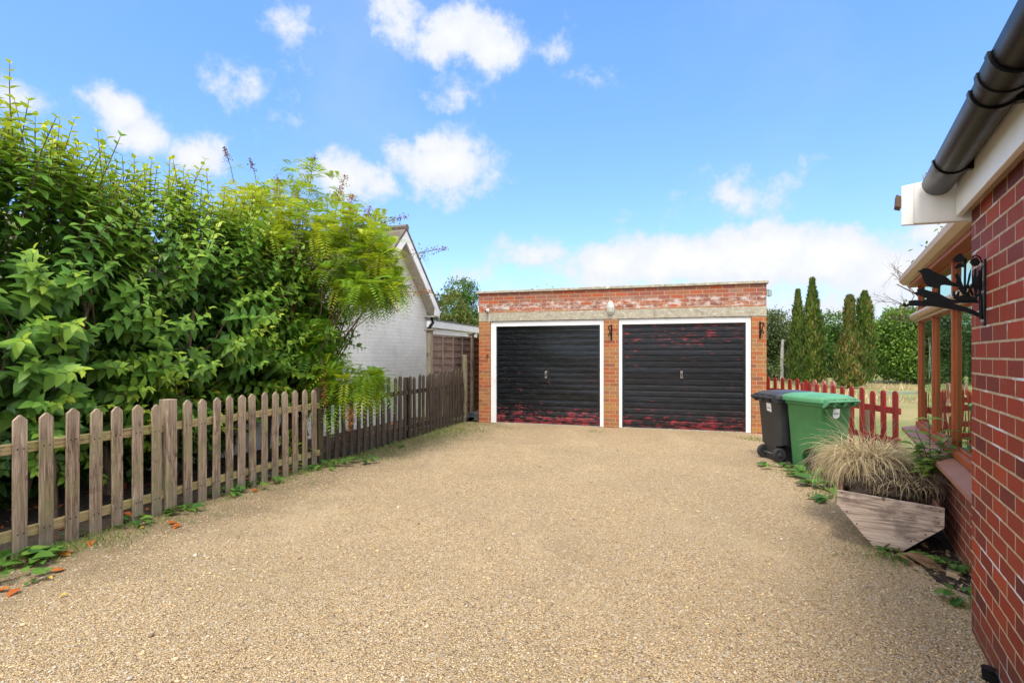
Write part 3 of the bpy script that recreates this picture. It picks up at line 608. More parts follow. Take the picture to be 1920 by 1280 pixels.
flat([(20,880),(38,858),(62,860),(75,885),(110,872),(108,835),(150,822),(230,818),(300,832),(385,800),(320,770),(240,745),(172,715),(240,690),(230,660),(290,645),(380,668),(450,690),(550,710),(640,760),(720,800),(800,815),(900,770),(1000,770),(1080,790),(1150,830),(1160,865),(980,862),(780,868),(900,905),(1050,955),(1170,1010),(1240,1080),(1220,1105),(1120,1060),(960,1000),(800,965),(640,940),(480,915),(300,912),(120,905),(60,918),(28,905)], 'branch')
flat([(905,730),(885,640),(840,560),(800,450),(830,405),(870,450),(905,540),(935,620),(950,660),(985,560),(1010,430),(1050,330),(1040,470),(1010,600),(975,700),(960,750)], 'leaf_spray')
flat([(1085,780),(1080,680),(1050,560),(1045,430),(1075,480),(1090,360),(1115,350),(1120,480),(1150,420),(1190,380),(1180,470),(1140,580),(1190,590),(1150,640),(1130,700),(1130,790)], 'leaf_spray', off=.012)
flat([(770,220),(800,170),(850,130),(900,140),(945,185),(935,235),(890,200),(850,250),(810,250)], 'flower', off=.006)
flat([(790,340),(830,290),(890,260),(945,290),(930,320),(880,330),(830,350)], 'flower', off=-.006)
flat([(1025,250),(1060,200),(1110,180),(1160,200),(1190,250),(1160,300),(1110,310),(1080,270),(1050,280)], 'flower', off=-.008)
flat([(900,735),(860,690),(835,620),(800,560),(815,530),(860,590),(890,640),(915,700)], 'leaf_spray', off=.02)
flat([(940,735),(985,690),(1020,600),(1060,560),(1075,600),(1050,660),(1000,720),(960,760)], 'leaf_spray', off=.018)
flat([(1120,790),(1160,720),(1180,620),(1215,520),(1225,560),(1205,680),(1170,760),(1140,800)], 'leaf_spray', off=-.015)
flat([(1090,770),(1050,720),(1010,640),(1000,560),(1030,590),(1070,660),(1100,720)], 'leaf_spray', off=-.018)
flat([(780,250),(760,215),(790,185),(830,200),(850,140),(890,125),(920,160),(950,200),(925,235),(900,260),(860,240),(820,265)], 'flower', off=.012)
flat([(1040,300),(1035,250),(1080,230),(1090,190),(1130,185),(1150,235),(1140,290),(1100,325),(1070,310)], 'flower', off=.01)
flat([(770,800),(790,690),(815,750),(850,680),(865,760),(940,740),(1020,710),(1030,760),(1100,780),(1150,830),(900,830)], 'leaf_spray', off=.006)
sm = MB()
def bt(pts, r, off=0): sm.tube([(bl(*p)[0], off, bl(*p)[1]) for p in pts], r, 6)
bt([(950,700),(955,400),(960,190)], .005); bt([(930,330),(945,230),(920,170),(860,130)], .004); bt([(1120,520),(1200,360),(1215,260),(1180,180),(1120,150),(1060,180)], .004); bt([(780,760),(790,690)], .006); bt([(850,760),(858,690)], .005)
sm.build('stem', M['black_iron'], brk, smooth=True)
bk = MB(); L0, z0 = bl(1245, 205); L1, z1 = bl(1245, 1200); bk.box(.0, .012, -.014, .014, z1-.002, z0); bk.tube([(.02, 0, z1+.03), (.024, 0, z0-.05)], .008, 8)
bk.build('back_plate', M['black_iron'], brk, bevel=.003)
for zz in (z0-.025, z1+.02, (z0+z1)/2): MB().tube([(.012, 0, zz), (.02, 0, zz)], .01, 8).build('screw', M['steel'], brk)

# ------------------------------------------------------------------ picket fences
M['pale_picket'] = mat_wood('pale_picket', (.075, .047, .034), (.25, .175, .12), (.48, .385, .285), algae=(.25, .225, .115), base=(.16, .15, .115))
M['dark_picket'] = mat_wood('dark_picket', (.018, .013, .011), (.05, .036, .028), (.13, .098, .075), algae=(.09, .078, .038), base=(.05, .047, .035))
M['pale_rail'] = mat_wood('pale_rail', (.26, .19, .09), (.38, .29, .14), (.48, .38, .21), algae=(.27, .27, .09), axis=0)
M['dark_rail'] = mat_wood('dark_rail', (.03, .022, .016), (.065, .048, .034), (.11, .085, .06), axis=0)
M['red_picket'] = mat_wood('red_picket', (.20, .02, .016), (.30, .028, .022), (.36, .06, .05))
def mat_faded():
    n = NT('faded_red'); a = n.noise(n.map(n.obj, (10, 10, 3)), 2, 6, .7); n.p(Base_Color=n.ramp(a, [(.35, (.27, .03, .025)), (.5, (.35, .14, .12)), (.65, (.42, .28, .25))]), Roughness=.85); return n.m
M['faded_red'] = mat_faded()
def picket_mesh(name, w, h, th, top, mat):
    if top == 'point': poly = [(-w/2, -.05), (w/2, -.05), (w/2, h-w*.42), (.006, h), (-.006, h), (-w/2, h-w*.42)]
    else: poly = [(-w/2, -.05), (w/2, -.05)]+[(w/2*math.cos(a), h-w/2+w/2*math.sin(a)) for a in [math.pi*k/8 for k in range(9)]]
    o = MB().prism(poly, (-th/2, th/2)).build(name, mat, bevel=.003); return o
fe = empty('picket_fence', FO, math.atan2(FD.y, FD.x), 'pale weathered pointed picket fence section nearest the camera, in front of the leafy shrub', 'fence')
fd = empty('picket_fence', fpt(3.2), math.atan2(FD.y, FD.x), 'dark older pointed picket fence section running up to the garage', 'fence')
p0 = picket_mesh('picket', .083, .985, .021, 'point', M['pale_picket']); p0.parent = fe; p0.location = (0, -.035, 0)
xs = [ft(x) for x in (80, 129, 173, 214, 252, 288, 346.5, 374, 400, 425, 447.5, 469, 491, 511, 531, 549, 567, 585)]
xs = [-1.12, -.96, -.80, -.64, -.48, -.32, -.16]+xs
for i, t in enumerate(xs):
    c = p0.copy(); COL.objects.link(c); c.parent = fe; c.location = (t, -.035, rng.normal()*.006); c.rotation_euler = (rng.normal()*.006, rng.normal()*.008, rng.normal()*.03)
    c.scale = (1+rng.normal()*.03, 1, 1)
def rail(x0, x1, z0, z1, mat, par, zslope=0):
    m = MB(); m.box(x0, x1, -.022, .016, z0, z1); return m.build('rail', mat, par, bevel=.004)
rail(-1.2, ft(310), .72, .79, M['pale_rail'], fe); rail(-1.2, ft(310), .13, .2, M['pale_rail'], fe)
rail(ft(318), 3.2, .725, .795, M['pale_rail'], fe); rail(ft(318), 3.2, .135, .205, M['pale_rail'], fe)
MB().box(ft(314)-.05, ft(314)+.05, -.058, .042, -.1, 1.005).build('post', M['pale_picket'], fe, bevel=.006)
MB().box(3.19, 3.28, -.02, .07, -.1, .98).build('post', M['dark_picket'], fe, bevel=.006)
d0 = picket_mesh('picket', .08, 1.0, .02, 'point', M['dark_picket']); d0.parent = fd; d0.location = (.16, -.035, 0)
t = .327; nn_ = 0
while t < 4.62:
    c = d0.copy(); COL.objects.link(c); c.parent = fd; c.location = (t, -.035, rng.normal()*.01); c.rotation_euler = (rng.normal()*.01, rng.normal()*.012, rng.normal()*.03)
    c.scale = (1+rng.normal()*.05, 1, 1+.02*t+rng.normal()*.012); t += .165 if t < 2.5 else .145
rail(.02, 4.7, .74, .81, M['dark_rail'], fd); rail(.02, 4.7, .15, .22, M['dark_rail'], fd)
MB().box(2.35, 2.44, .02, .11, -.1, 1.02).build('post', M['dark_picket'], fd, bevel=.006)
ep = MB(); rr = .062; ep.rings([[(rr*s*math.cos(2*math.pi*k/14), rr*s*math.sin(2*math.pi*k/14), z) for k in range(14)] for z, s in ((-.1, 1), (1.33, .97), (1.385, .85), (1.40, .5))])
ep.build('post', mat_wood('grey_post', (.11, .085, .055), (.18, .145, .095), (.24, .20, .14), algae=(.17, .16, .08)), fd, (4.72, -.01, 0), smooth=True)

# tall lapped panel fence between the bungalow and the garage
PF = Vector((-1.60, 10.3, 0)); PD = Vector((.355, .935, 0)).normalized()
pf = empty('panel_fence', PF, math.atan2(PD.y, PD.x), 'tall brown lapped panel fence between white bungalow and garage', 'fence')
M['lap'] = mat_wood('lap_board', (.10, .065, .052), (.175, .12, .098), (.25, .185, .15), axis=0)
M['lap_red'] = mat_wood('lap_board_red', (.09, .045, .028), (.15, .075, .045), (.20, .11, .07), axis=0)
for k, (a, b, mm) in enumerate(((.055, 1.83, M['lap']), (1.94, 3.7, M['lap_red']), (3.8, 5.6, M['lap_red']))):
    m = MB(); z = .08
    for q in range(12):
        m.prism([(-.0, z), (-.022, z+.004), (-.008, z+.165), (.004, z+.165)], (a, b), 'x'); z += .14
    pn = m.build('fence_panel', mm, pf)
    m = MB(); m.box(a, b, -.03, .02, 1.76, 1.80); m.box(a, b, -.028, .018, .06, .09)
    for q in range(5): xq = a+(b-a)*q/4; m.box(max(a, xq-.018), min(b, xq+.018), -.045, -.023, .091, 1.759)
    m.build('batten', mat_wood('batten', (.15, .11, .095), (.22, .17, .145), (.28, .22, .19)) if k == 0 else mm, pn)
for x in (0, 1.885, 3.75):
    m = MB(); m.box(x-.05, x+.05, -.06, .04, -.1, 1.86); m.box(x-.075, x+.075, -.085, .065, 1.862, 1.895); m.build('post', mat_wood('post_wood', (.16, .14, .10), (.25, .22, .16), (.31, .28, .22)), pf, bevel=.006)

# red fence: boundary run and a gate folded back behind it
def rfence(name, label, P0, P1, n, hz, mats, post=False):
    d = (P1-P0); l = d.length; e = empty(name, P0, math.atan2(d.y, d.x), label, 'fence' if 'gate' not in name else 'gate')
    m0 = picket_mesh('picket', .088, hz, .02, 'round', mats[0]); m0.parent = e; m0.location = (0, -.03, 0); fm = None
    for k in range(1, n):
        c = m0.copy(); COL.objects.link(c)
        if mats[1] and k >= n-3:
            if fm is None: fm = m0.data.copy(); fm.materials[0] = mats[1]
            c.data = fm
        c.parent = e; c.location = (l*k/(n-1), -.03, rng.normal()*.008); c.rotation_euler = (0, rng.normal()*.01, 0)
    for z in (.28, .66): MB().box(-.03, l+.03, -.018, .02, z, z+.08).build('rail', mats[0], e, bevel=.004)
    return e
a_ = at(1508, 716, 8.75); b_ = at(1684, 733, 6.62); a_.z = b_.z = 0
rb = rfence('red_picket_fence', 'red round-topped picket fence beside the green bin and dry grass tuft', a_, b_, 11, .95, (M['red_picket'], None))
MB().box(1.38, 1.46, .02, .10, -.1, .72).build('post', mat_wood('old_post', (.12, .08, .05), (.18, .13, .085), (.24, .18, .12)), rb, bevel=.005)
a_ = at(1443, 707, 10.7); b_ = at(1565, 715, 9.0); a_.z = b_.z = 0
rfence('red_picket_gate', 'red picket gate with faded pinkish tops behind the two wheeled bins', a_, b_, 9, .955, (M['red_picket'], M['faded_red']))

# ------------------------------------------------------------------ wheeled bins
def rrect(w, d, y0, z, r=.05, n=5):
    pts = []
    for cx, cy, a0 in ((w/2-r, y0+d-r, 0), (-w/2+r, y0+d-r, 90), (-w/2+r, y0+r, 180), (w/2-r, y0+r, 270)):
        for k in range(n+1): a = R(a0+90*k/n); pts.append((cx+r*math.cos(a), cy+r*math.sin(a), z))
    return pts
def wheel_bin(loc, rz, label, bm_, lm_, shield):
    e = empty('wheeled_bin', loc, rz, label, 'bin', 'wheeled bins by the garage')
    H = .86; body = MB()
    body.rings([rrect(.405, .44, .055, 0), rrect(.41, .45, .05, .02), rrect(.435, .50, .028, .4), rrect(.47, .555, .0, H-.09), rrect(.475, .56, -.002, H-.085), rrect(.50, .59, -.018, H-.075), rrect(.505, .60, -.02, H)])
    o = body.build('bin_body', bm_, e, smooth=True)
    for sx in (-1, 1):                                   # wheel arches cut into both sides
        cut = MB(); cy_ = .19 if shield else .10; cz = .10; rc = .135 if shield else .125
        ar = [(cy_+rc*math.cos(a), cz+rc*math.sin(a)) for a in [math.pi*k/12 for k in range(13)]]; ar = [(cy_+rc, -.1)]+ar+[(-.1, cz+rc*.6), (-.1, -.1)]
        ar = [(cy_+rc, -.1)]+[(cy_+rc*math.cos(a), cz+rc*math.sin(a)) for a in [math.pi*k/18 for k in range(0, 14)]]+[(-.1, cz+.11), (-.1, -.1)]
        if shield: ar = [(cy_+rc, -.1)]+[(cy_+rc*math.cos(math.pi*k/14), cz+.02+rc*math.sin(math.pi*k/14)) for k in range(15)]+[(cy_-rc, -.1)]
        xs_ = (-.3, -.135) if sx < 0 else (.135, .3)
        c = cut.prism(ar, xs_, 'x').build('cutter', None); md = o.modifiers.new('b', 'BOOLEAN'); md.operation = 'DIFFERENCE'; md.object = c; md.solver = 'EXACT'
        c.parent = e
        bpy.context.view_layer.update(); dg = bpy.context.evaluated_depsgraph_get(); me = bpy.data.meshes.new_from_object(o.evaluated_get(dg))
        o.modifiers.clear(); old = o.data; o.data = me; bpy.data.objects.remove(c); 
    o.data.name = 'bin_body'
    for p in o.data.polygons: p.use_smooth = True
    try: o.data.set_sharp_from_angle(angle=R(35))
    except Exception: pass
    for sx in (-1, 1):                                   # wheels
        w = MB(); x0, x1 = (.145*sx, .195*sx); cy_, cz, rw = (.19 if shield else .055), .092, .092
        prof = [(x0, .05), (x0, rw-.01), ((x0*.8+x1*.2), rw), ((x0*.2+x1*.8), rw), (x1, rw-.012), (x1, .06)]
        w.rings([[(x, cy_+r*math.cos(2*math.pi*k/24), cz+r*math.sin(2*math.pi*k/24)) for k in range(24)] for x, r in prof])
        wo = w.build('wheel', M['rubber'], e, smooth=True)
        hb_ = MB(); xa = x1+.002*sx; hb_.rings([[(x, cy_+r*math.cos(2*math.pi*k/16), cz+r*math.sin(2*math.pi*k/16)) for k in range(16)] for x, r in ((x1-.02*sx, .058), (xa-.006*sx, .055), (xa+.002*sx, .022), (xa+.012*sx, .018))])
        hb_.build('hub', M['bin_black'], wo, smooth=True)
    ay = .19 if shield else .055; MB().tube([(-.15, ay, .092), (.15, ay, .092)], .012, 8).build('axle', M['steel'], e)
    lid = MB(); T = H+.003
    def lr(w, d, y0, z, r=.055, bow=0):
        return [(x, y, zz+bow*(1-(x/(w/2))**2)) for x, y, zz in rrect(w, d, y0, z, r)]
    lid.rings([lr(.535, .66, -.035, T-.038), lr(.54, .665, -.037, T), lr(.53, .655, -.032, T+.016), lr(.49, .60, -.005, T+.03, bow=.008), lr(.40, .47, .06, T+.05, bow=.012), lr(.26, .30, .14, T+.058, bow=.01)])
    lo = lid.build('lid', lm_, e, smooth=True)
    gp_ = MB(); gp_.tube([(-.2, .625, T+.02), (.2, .625, T+.02)], .014, 8); gp_.build('lid_grip', lm_, lo, smooth=True)
    hd = MB(); hd.tube([(-.24, -.085, H-.015), (.24, -.085, H-.015)], .014, 10)
    for x in (-.235, -.08, .08, .235): hd.prism([(-.095, H-.005), (-.01, H+.02), (-.005, H-.09), (-.04, H-.08), (-.095, H-.03)], (x-.008, x+.008), 'x')
    hd.build('handle_bar', lm_, e, smooth=True)
    st = MB()
    if shield: pl = [(-.05, .66), (-.035, .645), (0, .635), (.035, .645), (.05, .66), (.05, .75), (-.05, .75)]
    else: pl = [(-.05, .66), (.05, .645), (.05, .76), (-.05, .76)]
    sx_ = -.02 if shield else .03
    yb = lambda z: .028-.028*(z-.4)/.37-.004
    st.add([(a+sx_, yb(b), b) for a, b in pl]+[(a+sx_, yb(b)+.006, b) for a, b in pl], [tuple(range(len(pl)))]+[(i, (i+1)%len(pl), len(pl)+(i+1)%len(pl), len(pl)+i) for i in range(len(pl))])
    so_ = st.build('sticker', M['sticker'], e)
    pr = MB()
    for k in range(6): a = sx_-.035+.012*k; zz = .69+.002*(k % 2); pr.add([(a, yb(zz)-.002, zz), (a+.009, yb(zz)-.002, zz), (a+.009, yb(zz+.012)-.002, zz+.012), (a, yb(zz+.012)-.002, zz+.012)], [(0,1,2,3)])
    pr.build('print', M['print'], so_)
    return e
ba = R(17.7); bb = Vector((.953, .304, 0)); baa = Vector((-.304, .953, 0))
wheel_bin(Vector((3.67, 6.36, 0))+bb*.235-baa*.04, ba, 'green wheeled bin with green lid, in front of the black one', M['bin_green'], M['bin_lid_green'], True)
wheel_bin(Vector((3.41, 7.12, 0)), R(-84), 'black wheeled bin with black lid, half behind the green one', M['bin_black'], M['bin_lid_black'], False)

# ------------------------------------------------------------------ planter and what stands in and by it
PO = Vector((2.41, 3.95, 0)); PA = math.atan2(-.5135, .858)
M['planter_wood'] = mat_wood('planter_wood', (.24, .17, .13), (.50, .385, .31), (.68, .56, .47), axis=0)
M['planter_red'] = mat_wood('planter_red', (.13, .05, .035), (.20, .085, .06), (.26, .15, .11), axis=1)
pl_ = empty('wooden_planter', PO, PA, 'weathered wooden trough planter with six-sided end board, leaning by the conservatory', 'planter')
hexp = [(0, .40), (.625, .355), (.623, .22), (.385, .0125), (.2255, .016), (-.005, .294)]
MB().prism(hexp, (0, .022)).build('end_board', M['planter_wood'], pl_, bevel=.003)
hexs = [(.02+(a*.94), .012+b*.95) for a, b in hexp]
MB().prism(hexs, (.86, .88)).build('end_board', M['planter_wood'], pl_)
for i, j, nm in ((5, 4, 'side_board'), (3, 2, 'side_board'), (4, 3, 'base_board'), (0, 5, 'side_board'), (2, 1, 'side_board')):
    (a0, b0), (a1, b1) = hexs[i], hexs[j]; m = MB(); c = (.3, .22); off = Vector((c[0]-(a0+a1)/2, c[1]-(b0+b1)/2)).normalized()*.018
    m.prism([(a0, b0), (a1, b1), (a1+off.x, b1+off.y), (a0+off.x, b0+off.y)], (.0225, .859)); m.build(nm, M['planter_red'], pl_)
nl = MB()
for a, b in ((.03, .385), (.55, .35), (.6, .33), (.59, .25), (.52, .16), (.44, .10), (.37, .04), (.27, .03), (.2, .06), (.12, .17), (.06, .25)): nl.tube([(a, -.001, b), (a, .004, b)], .006, 8)
nl.build('screw', mat_plain('rust', (.12, .04, .02), .8), pl_)
bm = bmesh.new(); bmesh.ops.create_icosphere(bm, subdivisions=5, radius=1)
for v in bm.verts:
    n_ = 1+.10*math.sin(v.co.x*7+v.co.z*4)+.08*math.sin(v.co.y*11+v.co.x*5)+.05*math.sin(v.co.z*17+v.co.y*13); v.co = Vector((v.co.x*.29*n_, v.co.y*.34*n_, v.co.z*.20*n_))
me = bpy.data.meshes.new('soil_mound'); bm.to_mesh(me); bm.free()
for p in me.polygons: p.use_smooth = True
def mat_root():
    n = NT('root_soil'); g = n.noise(n.obj, 40, 8, .75); s_ = n.noise(n.map(n.obj, (8, 60, 60)), 2, 4, .6, dist=2)
    c = n.ramp(g, [(.3, (.018, .011, .007)), (.5, (.05, .031, .019)), (.7, (.12, .08, .05))]); c = n.mix(n.rng(s_, .6, .68, 0, .5), c, (.16, .11, .07)); n.p(Base_Color=c, Roughness=.95); n.bump(g, 1, .03); return n.m
o = link('soil_mound', me, mat_root(), pl_, (.33, .475, .36))

def blades(name, base, n, spread, length, mat, parent, droop=1.0, w=.0035, up=.9, seg=6, lean=(0, 0), tint=(0, 1)):
    P = np.zeros((n, seg+1, 3)); a = rng.random(n)*6.283; r = np.sqrt(rng.random(n))*spread
    p = np.stack([r*np.cos(a), r*np.sin(a), np.zeros(n)], 1)+np.array(base); a2 = a+rng.normal(size=n)*.6
    el = np.clip(up+rng.normal(size=n)*.28, .1, 1.55); L = length*(.55+.6*rng.random(n)); dr = droop*(.6+.8*rng.random(n)); cur = rng.normal(size=n)*1.1
    for i in range(seg+1):
        P[:, i] = p; e_ = el-dr*(i/seg)*2.2; aa = a2+cur*(i/seg)
        p = p+np.stack([np.cos(aa)*np.cos(e_)+lean[0]*.5, np.sin(aa)*np.cos(e_)+lean[1]*.5, np.sin(e_)], 1)*(L/seg)[:, None]
    side = np.stack([-np.sin(a2), np.cos(a2), np.zeros(n)], 1); side = side*.7+unit(n)*.5
    ww = w*np.linspace(1, .25, seg+1)[None, :, None]
    V = np.concatenate([P+side[:, None]*ww, P-side[:, None]*ww], 1); m = 2*(seg+1)
    f = np.array([(i, i+1, seg+2+i, seg+1+i) for i in range(seg)]); Fq = (f[None]+(np.arange(n)*m)[:, None, None]).reshape(-1, 4)
    return npmesh(name, V, [Fq], mat, parent, (tint[0]+(tint[1]-tint[0])*rng.random(n)).repeat(m))
M['dry_blade'] = mat_leaf('dry_blade', [(0, (.32, .22, .11)), (.5, (.56, .43, .24)), (1, (.74, .62, .40))], .7, .2, (.5, .4, .2))
M['dead_twig'] = mat_leaf('dead_twig', [(0, (.10, .065, .04)), (.5, (.22, .15, .095)), (1, (.38, .28, .18))], .8, .05)
M['weed'] = mat_leaf('weed', [(0, (.035, .105, .022)), (.5, (.085, .20, .03)), (1, (.20, .31, .05))], .5, .3)
M['bramble'] = mat_leaf('bramble', [(0, (.09, .20, .03)), (.5, (.20, .33, .05)), (1, (.36, .45, .09))], .5, .35)
tu = empty('dry_grass_tuft', at(1626, 880, 4.4), 0, 'straw-coloured dead ornamental grass tuft drooping over the planter', 'grass')
blades('blades', (0, 0, 0), 3000, .16, .47, M['dry_blade'], tu, 1.2, .003, 1.1, lean=(-.03, -.16))
blades('loose_blades', (.05, -.05, -.03), 500, .24, .42, M['dry_blade'], tu, 1.5, .0026, .8, 10, lean=(.05, -.1)); blades('stalks', (.05, 0, 0), 70, .12, .52, M['dry_blade'], tu, .35, .0022, 1.35, tint=(.5, 1))
dt = empty('dead_stems', at(1690, 890, 4.1), 0, 'tangle of dead brown stems on the soil of the planter', 'plant')
blades('stems', (0, 0, .0), 250, .24, .3, M['dead_twig'], dt, 1.0, .0022, .6, 8, lean=(-.02, -.05)); blades('curled_stems', (-.2, -.25, -.02), 90, .15, .24, M['dry_blade'], dt, 1.9, .002, .9, 12)
def sprig(name, label, loc, stems, leaf_len, mat, nleaf, cat='plant', hh=.3, group=None, stem=True):
    e = empty(name, loc, 0, label, cat, group); P = []; D = []; Ln = []; mb = MB()
    for (dx, dy, h) in stems:
        pts = [Vector((dx*q*q, dy*q*q, h*q)) for q in (0, .33, .66, 1)]; mb.tube(pts, [.005, .004, .003, .002], 6)
        for k in range(nleaf):
            q = .25+.75*(k+.5)/nleaf; p = Vector((dx*q*q, dy*q*q, h*q)); a = k*2.4+rng.random()*.8
            for w in (0, math.pi): P.append(p); D.append((math.cos(a+w), math.sin(a+w), .15+.3*rng.random())); Ln.append(leaf_len*(.75+.5*rng.random())*(1.15-.5*q))
    if stem: mb.build('stem', M['stem_brown'], e, smooth=True)
    n = len(P); Ln = np.array(Ln); V, q4, t3, m = leaves(np.array([tuple(p) for p in P]), np.array(D), np.array([(0, 0, 1.)]*n)+unit(n)*.25, Ln, Ln*.62, .25+.2*rng.random(n))
    npmesh('foliage', V, [q4, t3], mat, e, np.clip(rng.random(n)*.7+.2, 0, 1).repeat(m)); return e
sprig('bramble_plant', 'young green leafy plant with upright stem at the planter back, before the windows', at(1745, 905, 3.95), [(.0, .02, .50), (-.12, .05, .30), (.13, -.02, .32), (.04, -.1, .22), (-.06, -.12, .2), (-.15, -.05, .4), (.1, -.12, .42)], .13, M['bramble'], 6)
MB_ = MB(); MB_.prism([(-.15, .04), (-.07, .07), (.0, .06), (.17, -.05), (.15, -.06)], (-.014, .014)); MB_.prism([(-.16, .01), (-.15, .03), (-.03, -.02), (-.04, -.05)], (-.012, .04))
o = MB_.build('broken_board', mat_wood('broken_wood', (.10, .05, .025), (.20, .11, .055), (.30, .19, .11), axis=0), None, at(1742, 1062, 3.5), 0, bevel=.003); o.rotation_euler = (R(-15), R(8), PA-.1)
tag(o, 'broken brown timber board lying under the planter near the wall', 'board')
o = MB().prism([(-.05, 0), (.05, .01), (.03, .035), (-.04, .03)], (-.03, .03)).build('brick_shard', mat_plain('shard', (.35, .24, .14), .9, bump=.4), None, gp(1790, 1080), .5, bevel=.006); tag(o, 'small tan brick shard on the soil beside house wall', 'stone')

# ------------------------------------------------------------------ weeds, litter along the edges
def rosette(name, label, p, n, ln, mat=None, group=None, spread=.12):
    e = empty(name, (p.x, p.y, 0), 0, label, 'weed', group); a = rng.random(n)*6.28; r = spread*np.sqrt(rng.random(n))
    P = np.stack([r*np.cos(a), r*np.sin(a)*.7, .015+.05*rng.random(n)], 1); el = .15+.5*rng.random(n); ln *= 1.25
    D = np.stack([np.cos(a)*np.cos(el), np.sin(a)*np.cos(el), np.sin(el)], 1); L = ln*(.6+.7*rng.random(n))
    V, q4, t3, m = leaves(P, D, np.array([(0, 0, 1.)]*n)+unit(n)*.3, L, L*.75, .3+.3*rng.random(n))
    npmesh('foliage', V, [q4, t3], mat or M['weed'], e, np.clip(rng.random(n)*.8, 0, 1).repeat(m)); return e
WG = 'broad-leaved weeds along the picket fence'
for x, y, n, ln, sp, lab in ((22, 1058, 22, .09, .15, 'big broad-leaved weed at the foot of the nearest picket'), (78, 1052, 18, .075, .13, 'broad-leaved weed between the two nearest pickets'), (40, 1090, 14, .06, .12, 'low broad-leaved weed on gravel at the left photo edge'),
    (145, 1012, 8, .06, .07, 'small weed at the foot of the fourth picket'), (250, 985, 16, .07, .11, 'broad-leaved weed just left of the flat-topped fence post'), (342, 962, 16, .07, .11, 'broad-leaved weed just right of the flat-topped fence post'),
    (425, 928, 20, .075, .14, 'broad-leaved weed halfway along the pale pickets'), (462, 918, 18, .075, .13, 'leafy weed right of the halfway weed along pale pickets'), (505, 905, 16, .07, .12, 'leafy weed before the right half of the pale pickets'),
    (605, 880, 18, .075, .13, 'broad weed under the drooping ferny leaves at the dark pickets'), (640, 872, 16, .075, .13, 'broad weed before the first dark pickets'), (680, 868, 20, .075, .15, 'bushy weed furthest out on the gravel by dark pickets'), (742, 838, 14, .06, .11, 'weed halfway along the dark pickets'), (798, 803, 10, .06, .06, 'lone upright weed near the garage end of dark pickets')):
    rosette('weed', lab, gp(x, y), n, ln, None, WG, sp)
rosette('weed', 'bright green weed at the wheel of the green bin', gp(1512, 893), 26, .12, None, None, .13)
rosette('weed', 'leafy green weed under the dry grass tuft', gp(1548, 912), 34, .11, None, None, .2)
rosette('weed', 'small weeds before the black bin wheels', gp(1455, 878), 16, .09, None, None, .18)
rosette('weed', 'green weed at the left toe of the planter', gp(1560, 940), 22, .08, None, None, .14)
rosette('weed', 'green weed under the planter end board', gp(1690, 1047), 26, .05, None, None, .12)
rosette('weed', 'green weed in the shade by the broken board', at(1785, 1068, 3.45), 18, .06, None, None, .09)
rosette('weed', 'feathery weed at the foot of the house corner', gp(1805, 1128), 26, .05, None, None, .08)
gb = []
M['verge'] = mat_leaf('verge', [(0, (.28, .21, .09)), (.3, (.22, .22, .06)), (.5, (.09, .19, .03)), (1, (.17, .30, .045))], .6, .25)
def grass_patch(pts):
    n = len(pts); V = []; P = np.array(pts); a = rng.random(n)*6.28; el = .7+.7*rng.random(n); D = np.stack([np.cos(a)*np.cos(el), np.sin(a)*np.cos(el), np.sin(el)], 1)
    V, f = leaves_simple(P, D, unit(n), .02+.05*rng.random(n), .004+.004*rng.random(n)); return V, f, rng.random(n).repeat(4)
pts = []
for t in np.linspace(-2, 7.6, 240):
    k = int((30 if t > 3.4 else 10)+30*max(0, math.sin(t*2.1+1)+.25*math.sin(t*7)))
    for _ in range(k): off = -abs(rng.normal())*(.16+.1*math.sin(t*1.3)+(.30 if t > 3.6 else 0))-.02; q = fpt(t+rng.normal()*.05, off); pts.append((q.x, q.y, .0))
for cx, cy, s, k in ((1400, 822, .12, 90), (1425, 826, .12, 120), (1500, 890, .15, 160), (1540, 930, .12, 160), (1650, 1045, .15, 160), (1120, 810, .1, 50), (950, 805, .2, 60), (1815, 1140, .06, 60)):
    c = gp(cx, cy)
    for _ in range(k): pts.append((c.x+rng.normal()*s, c.y+rng.normal()*s*.8, 0))
V, f, tt = grass_patch(pts); tag(npmesh('grass_blades', V, [f], M['verge'], None, tt), kind='stuff')
